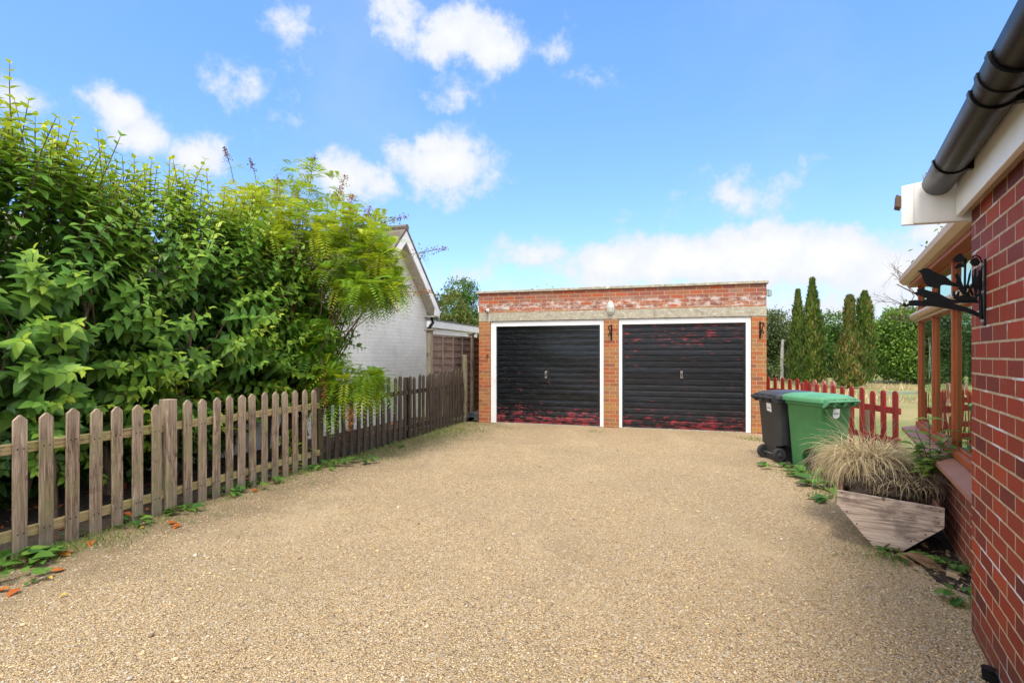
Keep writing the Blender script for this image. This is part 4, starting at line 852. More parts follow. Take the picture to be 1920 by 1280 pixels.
# leaf litter under the shrub, fallen leaves on the gravel
M['fallen'] = mat_leaf('fallen', [(0, (.14, .05, .02)), (.4, (.42, .10, .02)), (.7, (.55, .17, .02)), (1, (.62, .42, .05))], .6, .15, (.5, .2, .03))
n = 900; t = rng.random(n)*10-2; of = rng.random(n)**1.2*2.2+.02; P = np.array([tuple(fpt(a, b, .012+.02*rng.random())) for a, b in zip(t, of)])
D = unit(n); D[:, 2] *= .25; L = .04+.05*rng.random(n); V, q4, t3, m = leaves(P, D, np.array([(0, 0, 1.)]*n)+unit(n)*.4, L, L*.6, rng.normal(size=n)*.4)
tag(npmesh('leaf_litter', V, [q4, t3], M['fallen'], None, (rng.random(n)**2*.55).repeat(m)), kind='stuff')
fl0 = None
for i, (x, y, c) in enumerate(((110, 1042, .6), (132, 1040, .55), (338, 986, .5), (312, 984, .3), (12, 1110, .6), (172, 1018, .4), (98, 1076, .55), (270, 992, .95), (92, 1086, 1), (55, 1094, 1), (126, 1117, 1), (470, 922, .3), (330, 990, .6), (36, 1108, .4), (860, 803, .6))):
    L = np.array([.085 if c < .8 else .035]); q = gp(x, y); V, q4, t3, m = leaves(np.zeros((1, 3)), np.array([(math.cos(i*2.3), math.sin(i*2.3), .08)]), np.array([(.1, -.2, 1.)]), L, L*.65, np.array([.35]))
    o = npmesh('fallen_leaf', V, [q4, t3], M['fallen'], None, np.full(m, c), loc=(q.x, q.y, .02))
    if c >= .8: tag(o, 'small yellow fallen leaf on gravel beside the picket fence', 'leaf', 'yellow fallen leaves')
    else: tag(o, 'orange-brown fallen leaf on gravel along the picket fence', 'leaf', 'orange fallen leaves')
n = 260; X = 2.62+.7*rng.random(n); Y = 3.0+1.1*rng.random(n); P = np.stack([X, Y, .012+.02*rng.random(n)], 1); D = unit(n); D[:, 2] *= .25; L = .02+.05*rng.random(n); V, q4, t3, m = leaves(P, D, np.array([(0, 0, 1.)]*n)+unit(n)*.4, L, L*.5, rng.normal(size=n)*.4)
tag(npmesh('plant_debris', V, [q4, t3], M['dead_twig'], None, rng.random(n).repeat(m)), kind='stuff')
# nested half-round ridge tiles by the garage corner
TP = gp(884, 791)
for k, nm in enumerate(('lowest', 'middle', 'topmost')):
    m = MB(); r1 = .15; n_ = 14; z_ = .0+.035*k
    m.prism([(r1*math.cos(math.pi*q/n_), z_+r1*math.sin(math.pi*q/n_)*.85) for q in range(n_+1)]+[((r1-.022)*math.cos(math.pi*q/n_), z_+(r1-.022)*.85*math.sin(math.pi*q/n_)) for q in range(n_, -1, -1)], (.0+.012*k, .45+.012*k))
    o = m.build('ridge_tile', mat_plain('slate_grey', (.045, .05, .055), .6, bump=.2) if k == 0 else bpy.data.materials['slate_grey'], None, TP, R(-20), smooth=True); tag(o, f'{nm} dark half-round ridge tile of the nested stack by the garage corner', 'ridge tile', 'nested ridge tiles')
o = MB().box(-.05, .05, -.012, .012, 0, 1.5).build('leaning_plank', M['dark_picket'], None, (-.66, 11.45, 0)); o.rotation_euler = (R(12), R(-14), R(70)); tag(o, 'dark plank leaning against panel fence beside the garage', 'plank')

# ------------------------------------------------------------------ white bungalow and extension behind the fence
BG0 = Vector((-2.0, 12.5, 0)); BD = Vector((-1.07, -2.9, 0)).normalized(); BA = math.atan2(BD.y, BD.x)+math.pi
# local x runs away from the camera along the gable wall (0 = right corner, negative = left/near), local y into the house
M['white_brick'] = mat_brick('white_brick', [(.80, .79, .75), (.83, .82, .79), (.77, .76, .72), (.81, .80, .76)], (.76, .75, .71), rough=.7, mort=.010)
bun = empty('bungalow', BG0, BA, 'white painted brick bungalow gable with brown tiled roof behind the picket fence', 'house')
hw = 1.33; az = 4.02; ez = 2.5
MB().prism([(-2*hw, -.1), (0, -.1), (0, ez), (-hw, az-.12), (-2*hw, ez)], (0, .2)).build('gable_wall', M['white_brick'], bun)
MB().box(-6.5, -2*hw-.002, .0, .2, -.1, 2.5).build('wall', M['white_brick'], bun); MB().box(-.2, -.0, .2, 6, -.1, ez).build('side_wall', M['white_brick'], bun)
def slope(x0, z0, x1, z1, th, y0, y1): return [(x0, z0), (x1, z1), (x1, z1+th), (x0, z0+th)], (y0, y1)
def mat_tiles():
    n = NT('mossy_roof_tile'); P = n.xyz(n.obj); row = n.math('FRACT', n.math('MULTIPLY', P[2], 7.0)); a = n.noise(n.obj, 6, 6, .65); b = n.vor(n.map(n.obj, (4, 5, 7)), 1, out='Color')
    c = n.ramp(n.xyz(b)[0], [(0, (.085, .065, .052)), (.5, (.13, .105, .085)), (1, (.18, .15, .125))]); c = n.mix(n.rng(a, .52, .68, 0, .7), c, (.14, .13, .06)); n.p(Base_Color=c, Roughness=.9); n.bump(n.math('ADD', row, a), .8, .03); return n.m
M['tiles'] = mat_tiles(); ov = .16; sl = (az-ez-.12)/hw
rf = MB()
for sgn in (1, -1):
    p = [(-hw, az-.02), (-hw+sgn*(hw+ov), az-.02-sl*(hw+ov)), (-hw+sgn*(hw+ov), az+.05-sl*(hw+ov)), (-hw, az+.05)]; rf.prism(p, (-.28, 6))
rf.tube([(-hw, -.29, az+.04), (-hw, 6, az+.04)], .07, 8)
rf.build('roof', M['tiles'], bun)
bd = MB()
for sgn in (1, -1):
    e1 = hw+ov-.02; p = [(-hw, az-.025), (-hw+sgn*e1, az-.025-sl*e1), (-hw+sgn*e1, az-.025-sl*e1-.2), (-hw, az-.025-.24)]; bd.prism(p, (-.27, -.24))
bd.box(-.1, ov-.02, -.239, -.002, ez-.22, ez-.2); bd.prism([(-.08, ez-.2), (ov-.015, ez-.2), (ov-.015, ez+.02), (-.08, ez+.1)], (-.268, -.24)); bd.build('bargeboard', M['white_gloss'], bun)
sf = MB()
for sgn in (1, -1):
    e1 = hw+ov-.03; p = [(-hw, az-.2), (-hw+sgn*e1, az-.2-sl*e1), (-hw+sgn*e1, az-.18-sl*e1), (-hw, az-.18)]; sf.prism(p, (-.238, -.003))
sf.build('soffit', mat_plain('beige_soffit', (.5, .44, .36), .7), bun)
dp = MB(); dp.tube([(ov+.05, .1, ez-.06), (ov+.05, .0, ez-.2), (ov+.04, -.06, ez-.34), (.04, -.08, ez-.42), (-.01, -.06, ez-.5)], .035, 8); dp.tube([(ov+.05, -.22, ez-.02), (ov+.05, 6, ez-.02)], .055, 8); dp.build('gutter', M['black_plastic'], bun, smooth=True)
mw = MB(); mw.prism([(2.6, 2.4), (4.6, 3.75), (6.6, 2.4)], (-7.5, -hw*2-.3), 'x'); mw.build('rear_roof', M['tiles'], bun)
MB().box(-7.3, -hw*2-.4, 3.0, 6.2, -.1, 2.5).build('rear_wall', M['white_brick'], bun)
X0 = at(806, 598, 13.6); X1 = at(897, 612, 17.2); dv = (X1-X0); dv.z = 0
ext = empty('extension', (X0.x, X0.y, 0), math.atan2(dv.y, dv.x), 'low flat-roofed white building seen over the panel fence', 'building'); L_ = dv.length
MB().box(0, L_, .04, 3, -.1, 2.1).build('wall', M['white_brick'], ext); MB().box(-.03, L_+.03, -.02, 3, 2.102, 2.29).build('fascia', M['white_gloss'], ext, bevel=.005); MB().box(-.05, L_+.05, -.04, 3.02, 2.292, 2.32).build('roof', M['roof_felt'], ext)

# ------------------------------------------------------------------ big leafy shrub (upright shoots with paired leaves)
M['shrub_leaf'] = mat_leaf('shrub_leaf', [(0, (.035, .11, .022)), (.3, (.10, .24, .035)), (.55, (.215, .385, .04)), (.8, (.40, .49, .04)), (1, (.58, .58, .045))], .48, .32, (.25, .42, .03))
M['shrub_stem'] = mat_plain('shrub_stem', (.09, .055, .03), .7)
def shoots(P, D, L, leaf, young, per=.055):
    Pl, Dl, Ul, Ll, Tl = [], [], [], [], []; stems = MB()
    for p, d, l, yg in zip(P, D, L, young):
        d = d/np.linalg.norm(d); k = max(4, int(l/per)); a = rng.random()*3.14; up = np.array((0, 0, 1.)); bend = rng.normal(size=3)*.12; pts = []
        s = np.cross(d, (.3, .2, 1.)); s /= np.linalg.norm(s); w = np.cross(d, s)
        for i in range(k):
            q = (i+1)/k; c = p+d*l*q+bend*l*q*q+up*.10*l*q*q
            if i % 3 == 0 or i == k-1: pts.append(c)
            size = leaf*(1.0-.5*max(0, (q-.5)/.5)**1.3)*(.8+.4*rng.random())
            for sg in (1, -1):
                th = a+i*1.571; r = (math.cos(th)*s+math.sin(th)*w)*sg; el = .15+.75*q**3
                Pl.append(c); dd = r*(1-.4*el)+d*el+np.array((0, 0, -.12)); Dl.append(dd); Ul.append(d*.8+up*.8); Ll.append(size)
                Tl.append(min(1, max(0, yg*(.5+.62*q**2)+.14*(rng.random()-.4))))
        if len(pts) > 1: stems.tube([p]+pts, [.006]+[.004]*(len(pts)-1)+[.002], 5, False)
    return np.array(Pl), np.array(Dl), np.array(Ul), np.array(Ll), np.array(Tl), stems
SH = [((-4.75, 4.9, 1.70), (1.15, 1.5, 1.50)), ((-4.3, 6.4, 1.75), (1.3, 1.3, 1.5)), ((-3.75, 7.5, 1.7), (1.15, 1.0, 1.3)), ((-5.9, 4.3, 1.8), (1.2, 1.2, 1.5))]
def build_shrub():
    e = empty('leafy_shrub', fpt(1.6, 1.3), 0, 'large dense green shrub with pointed leaves and upright yellow-green shoots behind pale pickets', 'shrub')
    P, D, L, Y = [], [], [], []
    for ci, (c, r) in enumerate(SH):
        for _ in range((620, 560, 380, 180)[ci]):
            u = unit(1)[0]; 
            if u[2] < -.75: continue
            if u[1] > .55 and u[0] < 0: continue
            p = np.array(c)+u*np.array(r)*(.80+.14*rng.random()); 
            inside = any(i != ci and sum(((p-np.array(c2))/np.array(r2))**2) < .55 for i, (c2, r2) in enumerate(SH))
            if inside or p[2] < .55: continue
            vis = np.array((.35, -.6, 0)); top = max(0, u[2]); d = u*(.9-.5*top)+np.array((0, 0, .35+.9*top))+rng.normal(size=3)*.22+vis*.15
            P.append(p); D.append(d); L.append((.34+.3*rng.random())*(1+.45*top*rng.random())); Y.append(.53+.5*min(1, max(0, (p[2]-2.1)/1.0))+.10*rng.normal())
    # the tallest upright leaders along the top
    for _ in range(120):
        c, r = SH[rng.integers(0, 3)]; a = rng.random()*6.28; q = math.sqrt(rng.random())*.75; p = np.array(c)+np.array((math.cos(a)*q*r[0], math.sin(a)*q*r[1], r[2]*math.sqrt(1-q*q)*.88))
        P.append(p); D.append(np.array((rng.normal()*.18, rng.normal()*.18, 1.))); L.append(.36+.34*rng.random()); Y.append(1.0)
    Pl, Dl, Ul, Ll, Tl, st = shoots(P, D, L, .132, Y, .05)
    # shaded leaves within
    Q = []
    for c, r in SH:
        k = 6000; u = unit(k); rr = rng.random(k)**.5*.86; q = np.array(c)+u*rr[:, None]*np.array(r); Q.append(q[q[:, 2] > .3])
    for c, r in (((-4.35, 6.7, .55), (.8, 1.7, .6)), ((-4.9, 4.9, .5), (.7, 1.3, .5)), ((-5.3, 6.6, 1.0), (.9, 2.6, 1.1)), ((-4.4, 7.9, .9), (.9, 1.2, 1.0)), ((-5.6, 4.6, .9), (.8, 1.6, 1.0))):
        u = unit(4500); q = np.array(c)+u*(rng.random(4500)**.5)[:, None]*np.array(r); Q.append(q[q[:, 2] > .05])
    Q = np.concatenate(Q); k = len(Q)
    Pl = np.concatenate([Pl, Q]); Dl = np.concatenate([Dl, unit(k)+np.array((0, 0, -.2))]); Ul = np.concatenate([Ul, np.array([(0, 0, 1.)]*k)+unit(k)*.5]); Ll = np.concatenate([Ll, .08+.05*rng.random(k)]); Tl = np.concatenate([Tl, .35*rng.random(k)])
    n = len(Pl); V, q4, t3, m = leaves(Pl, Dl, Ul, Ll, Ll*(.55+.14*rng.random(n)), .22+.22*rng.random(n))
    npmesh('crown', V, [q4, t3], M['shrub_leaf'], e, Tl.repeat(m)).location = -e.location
    o = st.build('shoots', M['shrub_stem'], e); o.location = -e.location
    tk = MB()
    for t, of, dx, dz in ((.3, .9, (-.3, .3), 1.6), (.55, 1.0, (.25, .5), 1.9), (1.4, 1.1, (-.1, -.2), 2.0), (1.9, .9, (.2, .1), 1.9), (2.6, 1.2, (-.1, .3), 2.1), (3.4, 1.0, (.1, .2), 1.9)):
        b = fpt(t, of); tk.tube([b+Vector((0, 0, -.05)), b+Vector((dx[0]*.3, dx[1]*.3, dz*.4)), b+Vector((dx[0]*.7, dx[1]*.7, dz*.7)), b+Vector((dx[0], dx[1], dz))], [.045, .036, .028, .015], 7)
        for q in range(5): s_ = b+Vector((dx[0]*.5, dx[1]*.5, dz*(.35+.1*q))); a = rng.random()*6.28; tk.tube([s_, s_+Vector((math.cos(a)*.3, math.sin(a)*.3, .3)), s_+Vector((math.cos(a)*.5, math.sin(a)*.55, .7))], [.014, .009, .004], 5)
    o = tk.build('trunk', M['twig'], e, smooth=True); o.location = -e.location
build_shrub()
# dark-leaved low bush at the left photo edge and a bare broken stump
M['laurel'] = mat_leaf('laurel', [(0, (.02, .07, .035)), (.5, (.05, .13, .06)), (1, (.12, .21, .09))], .35, .15)
def bush(name, label, c, r, n, ln, mat, cat='bush', asp=.42):
    b = Vector((c[0], c[1], 0)); e = empty(name, b, 0, label, cat); u = unit(n); q = rng.random(n)**.4; P = u*q[:, None]*np.array(r)+np.array((0, 0, c[2])); k = P[:, 2] > .05; P = P[k]; u = u[k]; n = len(P)
    L = ln*(.7+.6*rng.random(n)); V, q4, t3, m = leaves(P, u+unit(n)*.6+np.array((0, 0, .2)), np.array([(0, 0, 1.)]*n)+unit(n)*.4, L, L*asp, .2+.2*rng.random(n)); npmesh('foliage', V, [q4, t3], mat, e, rng.random(n).repeat(m))
    mb = MB()
    for _ in range(9): w = unit(1)[0]; mb.tube([(0, 0, -.03), (w[0]*r[0]*.3, w[1]*r[1]*.3, c[2]*.6), (w[0]*r[0]*.8, w[1]*r[1]*.8, c[2]+abs(w[2])*r[2]*.6)], [.015, .01, .004], 5)
    mb.build('stem', M['twig'], e); return e
bush('laurel_bush', 'bluish-green low bush at the left photo edge, below the large shrub', (-4.25, 4.3, .95), (.42, .35, .55), 330, .10, M['laurel'])
bush('laurel_bush', 'dark bush low behind the middle of the pale pickets', (-3.75, 5.9, .75), (.6, .8, .5), 420, .10, M['shrub_leaf'], asp=.6)
stp = empty('broken_stump', fpt(.55, .55), 0, 'bare snapped brown stem with dead twigs behind the nearest pickets', 'stump')
m = MB(); m.tube([(0, 0, -.05), (-.02, .01, .5), (-.12, .06, .95), (-.3, .1, 1.32)], [.05, .045, .026, .02], 8); m.build('stem', M['twig'], stp, smooth=True)
m = MB()
for q in range(9): a = rng.random()*6.28; z = .85+.5*rng.random(); x = -.1-.25*(z-.85)/.5; m.tube([(x, .05, z), (x+math.cos(a)*.12, .05+math.sin(a)*.12, z+.06), (x+math.cos(a)*.22, .05+math.sin(a)*.2, z+.16)], [.008, .005, .002], 5)
m.build('twig', M['twig'], stp)

# ------------------------------------------------------------------ ferny shrub with feathered leaves
M['fern_leaf'] = mat_leaf('fern_leaf', [(0, (.04, .14, .016)), (.4, (.12, .29, .022)), (.75, (.30, .44, .024)), (1, (.52, .55, .03))], .5, .38, (.4, .5, .02))
M['seed'] = mat_leaf('seed', [(0, (.10, .05, .035)), (.5, (.28, .085, .025)), (1, (.40, .17, .04))], .8, .1)
def fronds(tips, mat, parent, name, per=6, flen=.27, m=9, wr=.17):
    P, D, L, T, U = [], [], [], [], []
    for (p, d, yg) in tips:
        d = np.array(d)/np.linalg.norm(d); s = np.cross(d, (.2, .1, 1.)); s /= np.linalg.norm(s); w = np.cross(s, d)
        for k in range(per):
            a = k*2.4+rng.random(); base = np.array(p)-d*.16*rng.random(); fd = (math.cos(a)*s+math.sin(a)*w)*(.8+.3*rng.random())+d*(.2+.7*rng.random())+rng.normal(size=3)*.28+np.array((0, 0, .05)); fd /= np.linalg.norm(fd); l = flen*(.65+.6*rng.random())
            side = np.cross(fd, (0, 0, 1.)); side /= (np.linalg.norm(side)+1e-6); nrm = np.cross(side, fd)
            for i in range(m+1):
                q = (i+1.2)/(m+1.2); c = base+fd*l*q+np.array((0, 0, -.5*l*q*q)); ll = l*.33*(math.sin(math.pi*min(1, .18+.82*q)**.9)*.85+.15); ax = fd+np.array((0, 0, -.6*q))
                if i == m: P.append(c); D.append(ax); U.append(nrm); L.append(ll*1.1); T.append(yg+.1*rng.random()); continue
                for sg in (1, -1): P.append(c); D.append(side*sg*.92+ax*.42); U.append(nrm+rng.normal(size=3)*.12); L.append(ll); T.append(yg+.12*rng.random())
    n = len(P); L = np.array(L); V, f = leaves_simple(np.array(P), np.array(D), np.array(U), L, L*wr+.002); npmesh(name, V, [f], mat, parent, np.clip(np.array(T), 0, 1).repeat(4))
def build_fern():
    b = fpt(3.55, .75); e = empty('ferny_shrub', (0, 0, 0), 0, 'yellow-green shrub with ferny leaves and rusty seed heads, arching over the picket fence', 'shrub')
    tips = []; br = MB(); root = Vector(b)
    def blob(x, y, rx, ry, d, dd, k, yg, ygv=.15, dirv=(.2, -.4, .6)):
        for _ in range(k):
            a = rng.random()*6.28; q = math.sqrt(rng.random()); u = (math.cos(a)*q, math.sin(a)*q); p = at(x+u[0]*rx, y+u[1]*ry, d+dd*rng.normal()*.5)
            dv = np.array((u[0]*.7+dirv[0]*.6, dirv[1]*.6+rng.normal()*.3, -u[1]*.8+dirv[2]*.5)); tips.append((tuple(p), dv+rng.normal(size=3)*.2, min(1, max(0, yg+ygv*rng.normal()-.25*u[1]*0))))
            if rng.random() < .07:
                mid = (root+p)/2+Vector((rng.normal()*.15, rng.normal()*.15, .25)); br.tube([root+Vector((rng.normal()*.1, rng.normal()*.1, .3)), mid, p], [.012, .008, .003], 5)
    blob(600, 440, 100, 75, 7.7, .9, 105, .78); blob(530, 400, 85, 75, 8.0, .8, 75, .9); blob(660, 480, 80, 62, 7.5, .8, 75, .68); blob(580, 345, 70, 45, 7.8, .5, 18, .75); blob(540, 500, 70, 70, 7.8, .7, 60, .6)
    blob(690, 540, 75, 42, 7.4, .7, 60, .66); blob(610, 550, 85, 60, 7.6, .7, 80, .42); blob(730, 510, 35, 50, 7.3, .4, 26, .66); blob(550, 620, 60, 75, 7.5, .5, 95, .25)
    fronds(tips, M['fern_leaf'], e, 'crown', flen=.24, m=9); tips.clear()
    blob(470, 385, 70, 45, 8.1, .5, 40, .92); blob(500, 450, 60, 60, 7.6, .4, 30, .75); blob(650, 420, 75, 45, 7.5, .6, 34, .8); blob(700, 470, 50, 45, 7.3, .5, 30, .7); blob(700, 535, 55, 26, 7.0, .4, 34, .55, dirv=(.6, -.5, .0))
    blob(585, 620, 30, 60, 7.3, .4, 40, .33, dirv=(.4, -.5, .1)); blob(742, 540, 26, 20, 7.1, .3, 8, .6, dirv=(.8, -.4, -.2)); blob(560, 560, 50, 60, 7.4, .4, 40, .35)
    blob(600, 655, 42, 50, 7.2, .3, 42, .38, dirv=(.4, -.5, -.1)); blob(632, 712, 60, 30, 7.0, .25, 44, .58, dirv=(.5, -.6, -.2)); blob(692, 718, 34, 28, 7.0, .2, 24, .62, dirv=(.6, -.4, -.3)); blob(625, 752, 32, 24, 6.9, .15, 9, .5, dirv=(.2, -.5, -.7)); blob(545, 830, 16, 14, 6.5, .1, 2, .5)
    fronds(tips, M['fern_leaf'], e, 'hanging_crown', per=5, flen=.31, m=10)
    far = [(at(x, y, 7.6), (dx, -.2, dz), .5) for x, y, dx, dz in ((545, 300, .1, 1), (555, 320, .3, 1), (590, 320, .3, 1), (640, 355, .5, .8), (672, 365, .4, .9), (690, 390, .6, .5), (735, 415, 1, .25), (440, 300, .1, 1), (805, 475, 1, .1), (520, 310, -.3, .8))]
    fronds(far, M['fern_leaf'], e, 'top_sprays', per=4, flen=.2)
    # seed heads
    P, D, T = [], [], []
    for x, y, r, d, k, tt, dirx, dirz in ((558, 372, 12, 7.5, 220, .6, .0, 1), (655, 400, 13, 7.3, 300, .8, .2, 1), (680, 420, 13, 7.3, 260, .7, .4, .9), (640, 355, 10, 7.4, 160, .5, .3, 1), (722, 515, 10, 7.1, 200, .8, .2, -.7), (608, 738, 10, 6.75, 260, .55, .1, -1), (657, 785, 8, 6.75, 200, .6, .0, -1), (705, 572, 16, 7.1, 180, .8, .8, -.2), (775, 547, 14, 7.1, 190, .75, 1, 0), (425, 290, 5, 7.9, 110, .15, -.3, 1), (472, 308, 4, 7.9, 80, .1, -.3, 1), (587, 305, 6, 7.7, 90, .2, .2, 1), (740, 412, 9, 7.4, 110, .15, 1, .25), (808, 470, 11, 7.4, 150, .15, 1, .15), (548, 640, 10, 7.0, 120, .5, 0, -1), (520, 350, 8, 7.8, 100, .6, 0, 1)):
        c = at(x, y, d); ax = np.array((dirx, -.1, dirz)); ax /= np.linalg.norm(ax); R_ = r*d/F*1.35
        for _ in range(k): q = rng.random()*2-1; w = (1-.75*(q*.5+.5)); P.append(np.array(c)+ax*q*R_*2.0+rng.normal(size=3)*R_*.55*w); D.append(rng.normal(size=3)+ax*.5); T.append(tt+.3*rng.normal())
        br.tube([Vector(c)-Vector(ax)*R_*6+Vector((0, 0, -.1)), Vector(c)-Vector(ax)*R_*3, Vector(c)+Vector(ax)*R_*1.6], [.006, .005, .002], 5)
    n = len(P); L = .018+.018*rng.random(n); V, f = leaves_simple(np.array(P), np.array(D), unit(n), L, L*.55); npmesh('seed_heads', V, [f], M['seed'], e, np.clip(np.array(T), 0, 1).repeat(4))
    for dx, dy, x, y, d in ((0, 0, 590, 460, 7.6), (.1, .05, 650, 480, 7.5), (-.1, .1, 545, 430, 7.8), (.05, -.1, 700, 560, 7.3), (.1, 0, 620, 650, 7.2), (-.15, .1, 560, 600, 7.6)):
        p = at(x, y, d); s_ = root+Vector((dx, dy, -.05)); br.tube([s_, s_.lerp(p, .35)+Vector((0, 0, .25)), s_.lerp(p, .7)+Vector((0, 0, .2)), p], [.028, .022, .014, .006], 7)
    br.build('branches', M['stem_brown'], e, smooth=True)
build_fern()

# ------------------------------------------------------------------ trees and bushes beyond
M['tree_green'] = mat_leaf('tree_green', [(0, (.03, .08, .014)), (.5, (.07, .15, .022)), (1, (.15, .24, .035))], .6, .2)
M['tree_olive'] = mat_leaf('tree_olive', [(0, (.05, .07, .013)), (.5, (.11, .135, .022)), (1, (.20, .20, .04))], .6, .2)
M['hedge_mix'] = mat_leaf('hedge_mix', [(0, (.05, .115, .018)), (.5, (.12, .225, .028)), (.85, (.21, .31, .04)), (1, (.33, .22, .08))], .6, .2)
M['hedge_grey'] = mat_leaf('hedge_grey', [(0, (.05, .075, .03)), (.5, (.11, .14, .055)), (1, (.22, .22, .11))], .7, .2)
M['cypress'] = mat_leaf('cypress', [(0, (.035, .08, .012)), (.5, (.10, .165, .02)), (.85, (.19, .24, .035)), (1, (.28, .18, .06))], .7, .1)
M['cypress_rust'] = mat_leaf('cypress_rust', [(0, (.045, .085, .016)), (.45, (.115, .16, .024)), (.75, (.20, .19, .045)), (1, (.36, .19, .08))], .7, .1)
tree('olive_tree', 'rounded olive-green tree behind the white extension, lower of two', 'tree', 838, 600, 30, [(0, 0, 3.6, 1.15, 1.2, 1.2), (-.8, .2, 3.3, .9, .9, .9), (.8, -.1, 3.0, .9, .9, .8), (-1.3, 0, 2.6, 1, 1, 1), (1.2, 0, 2.2, .9, .9, .9)], 9000, .17, M['tree_olive'])
tree('green_tree', 'taller darker green tree behind the garage left corner', 'tree', 866, 600, 36, [(0, 0, 5.5, 1.1, 1.1, .95), (.5, 0, 4.7, 1.1, 1.1, 1.1), (-.5, .3, 4.9, 1, 1, .9), (.9, 0, 3.7, 1, 1, 1.0), (0, 0, 3.4, 1.4, 1.4, 1.2), (1.2, 0, 2.6, 1, 1, 1)], 11000, .17, M['tree_green'])
def cypress(name, label, x, d, H, r, mat, n, prof):
    b = Vector(((x-960)/F*d, d, 0)); e = empty(name, b, 0, label, 'conifer'); MB().tube([(0, 0, -.1), (0, 0, H*.5), (0, 0, H*.95)], [.09, .06, .015], 7).build('trunk', M['bark'], e)
    q = rng.random(n); z = q*H; a = rng.random(n)*6.283; rr = np.interp(q, *prof)*r*(1+.2*np.sin(a*3+z*5+x)+.18*np.sin(a*5-z*9+x*.7)+.16*rng.normal(size=n)); ra = rr*(.45+.55*rng.random(n)**.5)
    P = np.stack([ra*np.cos(a), ra*np.sin(a), z+.05], 1); D = np.stack([np.cos(a)*.45, np.sin(a)*.45, np.full(n, 1.0)], 1)+rng.normal(size=(n, 3))*.22; L = .12+.12*rng.random(n); V, f = leaves_simple(P, D, np.stack([np.cos(a), np.sin(a), np.zeros(n)], 1)+unit(n)*.4, L, L*.34)
    cl = np.sin(a*4+z*3.1+x)*np.sin(z*2.3+a*2); npmesh('crown', V, [f], mat, e, np.clip(.45+.25*cl+.3*rng.normal(size=n), 0, 1).repeat(4))
    return e
pr1 = ([0, .05, .3, .6, .8, .92, 1], [.85, 1, 1, .74, .40, .15, .02]); pr2 = ([0, .1, .35, .55, .62, .8, .95, 1], [.85, 1, .92, .5, .3, .28, .22, .04])
cypress('columnar_conifer', 'slim dark green columnar conifer, leftmost of the four on the lawn', 1496, 27, 4.55, .36, M['cypress'], 7000, pr1)
cypress('columnar_conifer', 'tallest columnar conifer on the lawn, pointed and olive green', 1523, 24.5, 4.75, .45, M['cypress'], 9000, pr1)
cypress('columnar_conifer', 'browning conifer with broad skirt and thin top on the lawn', 1593, 22.5, 3.75, .5, M['cypress_rust'], 9000, pr2)
cypress('columnar_conifer', 'rightmost upright conifer on the lawn behind the browning one', 1621, 24.5, 4.15, .34, M['cypress'], 8000, ([0, .1, .4, .7, .85, .93, .96, 1], [.6, 1, 1, .8, .72, .5, .15, .05]))
tree('round_tree', 'rounded green tree between the two pairs of conifers', 'tree', 1556, 600, 34, [(0, 0, 3.0, 1.1, 1.1, 1.05), (-.5, 0, 2.2, 1.2, 1.2, 1.2), (.7, 0, 2.0, 1.1, 1.1, 1.1), (0, 0, 1.0, 1.6, 1.4, 1)], 13000, .17, M['tree_green'])
tree('garden_bush', 'big bushy green shrub on the lawn beside the conservatory', 'bush', 1690, 600, 27, [(0, 0, 2.6, 1.2, 1.2, 1.15), (-.9, 0, 2.2, 1.0, 1, 1.1), (.9, 0, 2.6, 1.1, 1.1, 1.15), (-.4, -.4, 1.2, 1.3, 1.2, 1.1), (.9, -.3, 1.1, 1.3, 1.2, 1.1), (1.9, 0, 2.2, 1.3, 1.2, 1.6)], 26000, .17, M['hedge_mix'], .07)
tree('grey_green_bush', 'grey-green bush beyond the lawn just right of the garage', 'bush', 1452, 600, 30, [(0, 0, 2.6, .95, .95, 1.1), (.6, 0, 1.9, .9, .9, 1.2), (-.7, 0, 2.6, 1, 1, 1.2), (0, 0, 1.0, 1.3, 1.2, 1)], 14000, .15, M['hedge_grey'], .06)
blobs = [(x_, rng.normal()*.6, (2.6 if x_ < 4 else 1.5)+.4*rng.random(), 1.6, 1.0, (2.6 if x_ < 4 else 1.5)+.5*rng.random()) for x_ in np.arange(-12, 26, 1.5)]
fh = crown_cloud('far_hedge', [(14+b[0], 42+b[1], b[2], *b[3:]) for b in blobs], 52000, .26, M['hedge_mix'], None); tag(fh, kind='stuff')
blobs = [(x_, 38+rng.normal(), 1.5, 1.8, 1.2, 1.7+.6*rng.random()) for x_ in np.arange(-22, -2, 1.9)]
fh = crown_cloud('far_hedge', blobs, 16000, .22, M['tree_green'], None); tag(fh, kind='stuff')
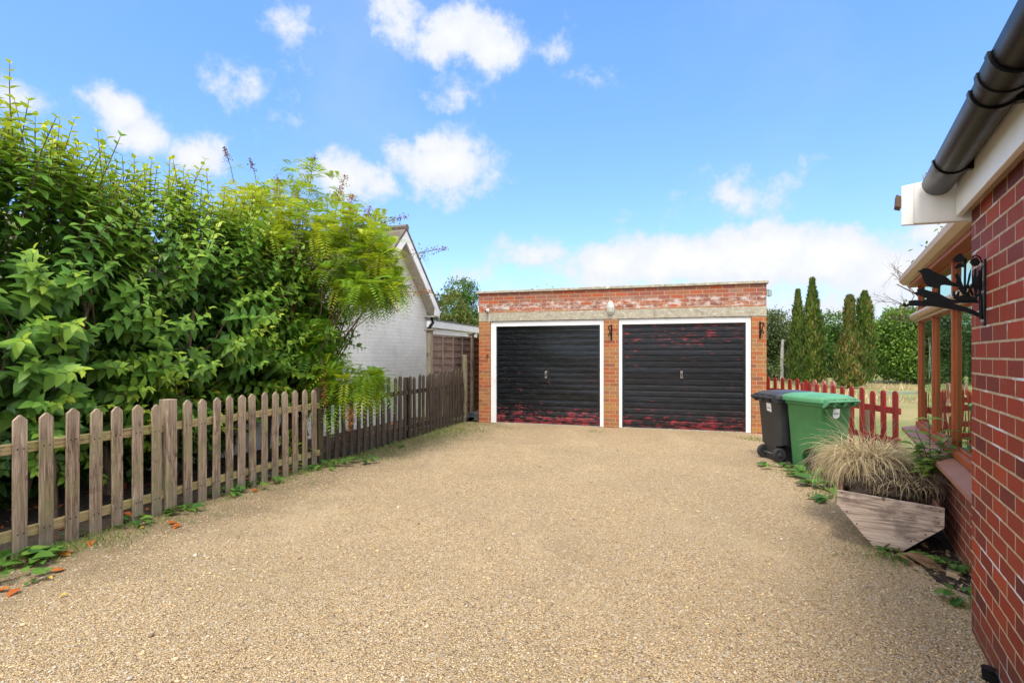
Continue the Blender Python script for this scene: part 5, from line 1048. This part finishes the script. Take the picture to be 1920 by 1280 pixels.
# half-bare tree behind the conservatory
bt_ = empty('bare_tree', (11.9, 14.5, 0), 0, 'half-bare tree with thin twigs rising behind the conservatory roof', 'tree')
m = MB(); m.tube([(0, 0, -.1), (-.1, 0, 1.5), (-.25, .1, 2.8), (-.3, .1, 3.6)], [.13, .11, .08, .04], 8)
def twig(p, d, l, r, dep):
    q = p+d*l*.5+Vector((0, 0, .05*l)); e1 = p+d*l+Vector((rng.normal()*.06, rng.normal()*.06, rng.normal()*.06)); m.tube([p, q, e1], [r, r*.75, r*.45], 5)
    if dep:
        for _ in range(3): f_ = .4+.6*rng.random(); dd = (d+Vector((rng.normal()*.5, rng.normal()*.5, rng.normal()*.45))).normalized(); twig(p+d*l*f_, dd, l*(.4+.25*rng.random()), r*.45, dep-1)
for dz, dx, l in ((2.3, -1, 1.2), (2.6, -.9, 1.5), (2.0, -1, 1.1), (2.9, -.6, 1.2)): twig(Vector((-.22, .05, dz)), Vector((dx, -.1, .3+.2*rng.random())).normalized(), l, .028, 3)
m.build('trunk', M['bark'], bt_)
crown_cloud('crown', [(-.1, 0, 4.1, .8, .7, .6), (.8, 0, 4.4, .9, .8, .8), (-.55, 0, 3.7, .35, .35, .3)], 900, .14, M['tree_green'], bt_)
o = MB().rings([[(.09*s*math.cos(2*math.pi*k/8)+dx, .09*s*math.sin(2*math.pi*k/8), z) for k in range(8)] for z, s, dx in ((-.1, 1, 0), (1.2, .95, .01), (1.9, .85, .03), (2.2, .6, .05))]).build('old_post', mat_wood('silver_post', (.2, .18, .16), (.33, .31, .28), (.43, .41, .38)), None, gp(1466, 716)); tag(o, 'weathered silver-grey leaning post standing on the far lawn', 'post')
e = sprig('yellow_sapling', 'thin yellowish sapling beside the grey post on the lawn', gp(1460, 719), [(.1, 0, 1.9), (-.2, 0, 1.6), (.35, .1, 1.4)], .2, M['hedge_mix'], 9)
o = MB().box(0, 2.2, -.04, .04, -.02, .09).build('lawn_edging', mat_wood('green_edge', (.16, .22, .15), (.22, .28, .2), (.28, .33, .25), axis=0), None, gp(1648, 738), -.03); tag(o, 'pale green timber edging lying on the lawn beyond red fence', 'edging')
n = 14000; X = 4.2+13*rng.random(n); Y = 15+16*rng.random(n); k = np.sin(X*1.3)+np.sin(Y*.9+X*.4)+.6*rng.normal(size=n) > .75; X = X[k]; Y = Y[k]; n = len(X); P = np.stack([X, Y, np.full(n, -.02)], 1); D = rng.normal(size=(n, 3))*.35+np.array((0, 0, 1.)); L = .10+.22*rng.random(n)
V, f = leaves_simple(P, D, unit(n), L, .02+.01*rng.random(n)); tag(npmesh('dry_grass', V, [f], M['dry_blade'], None, rng.random(n).repeat(4)), kind='stuff')
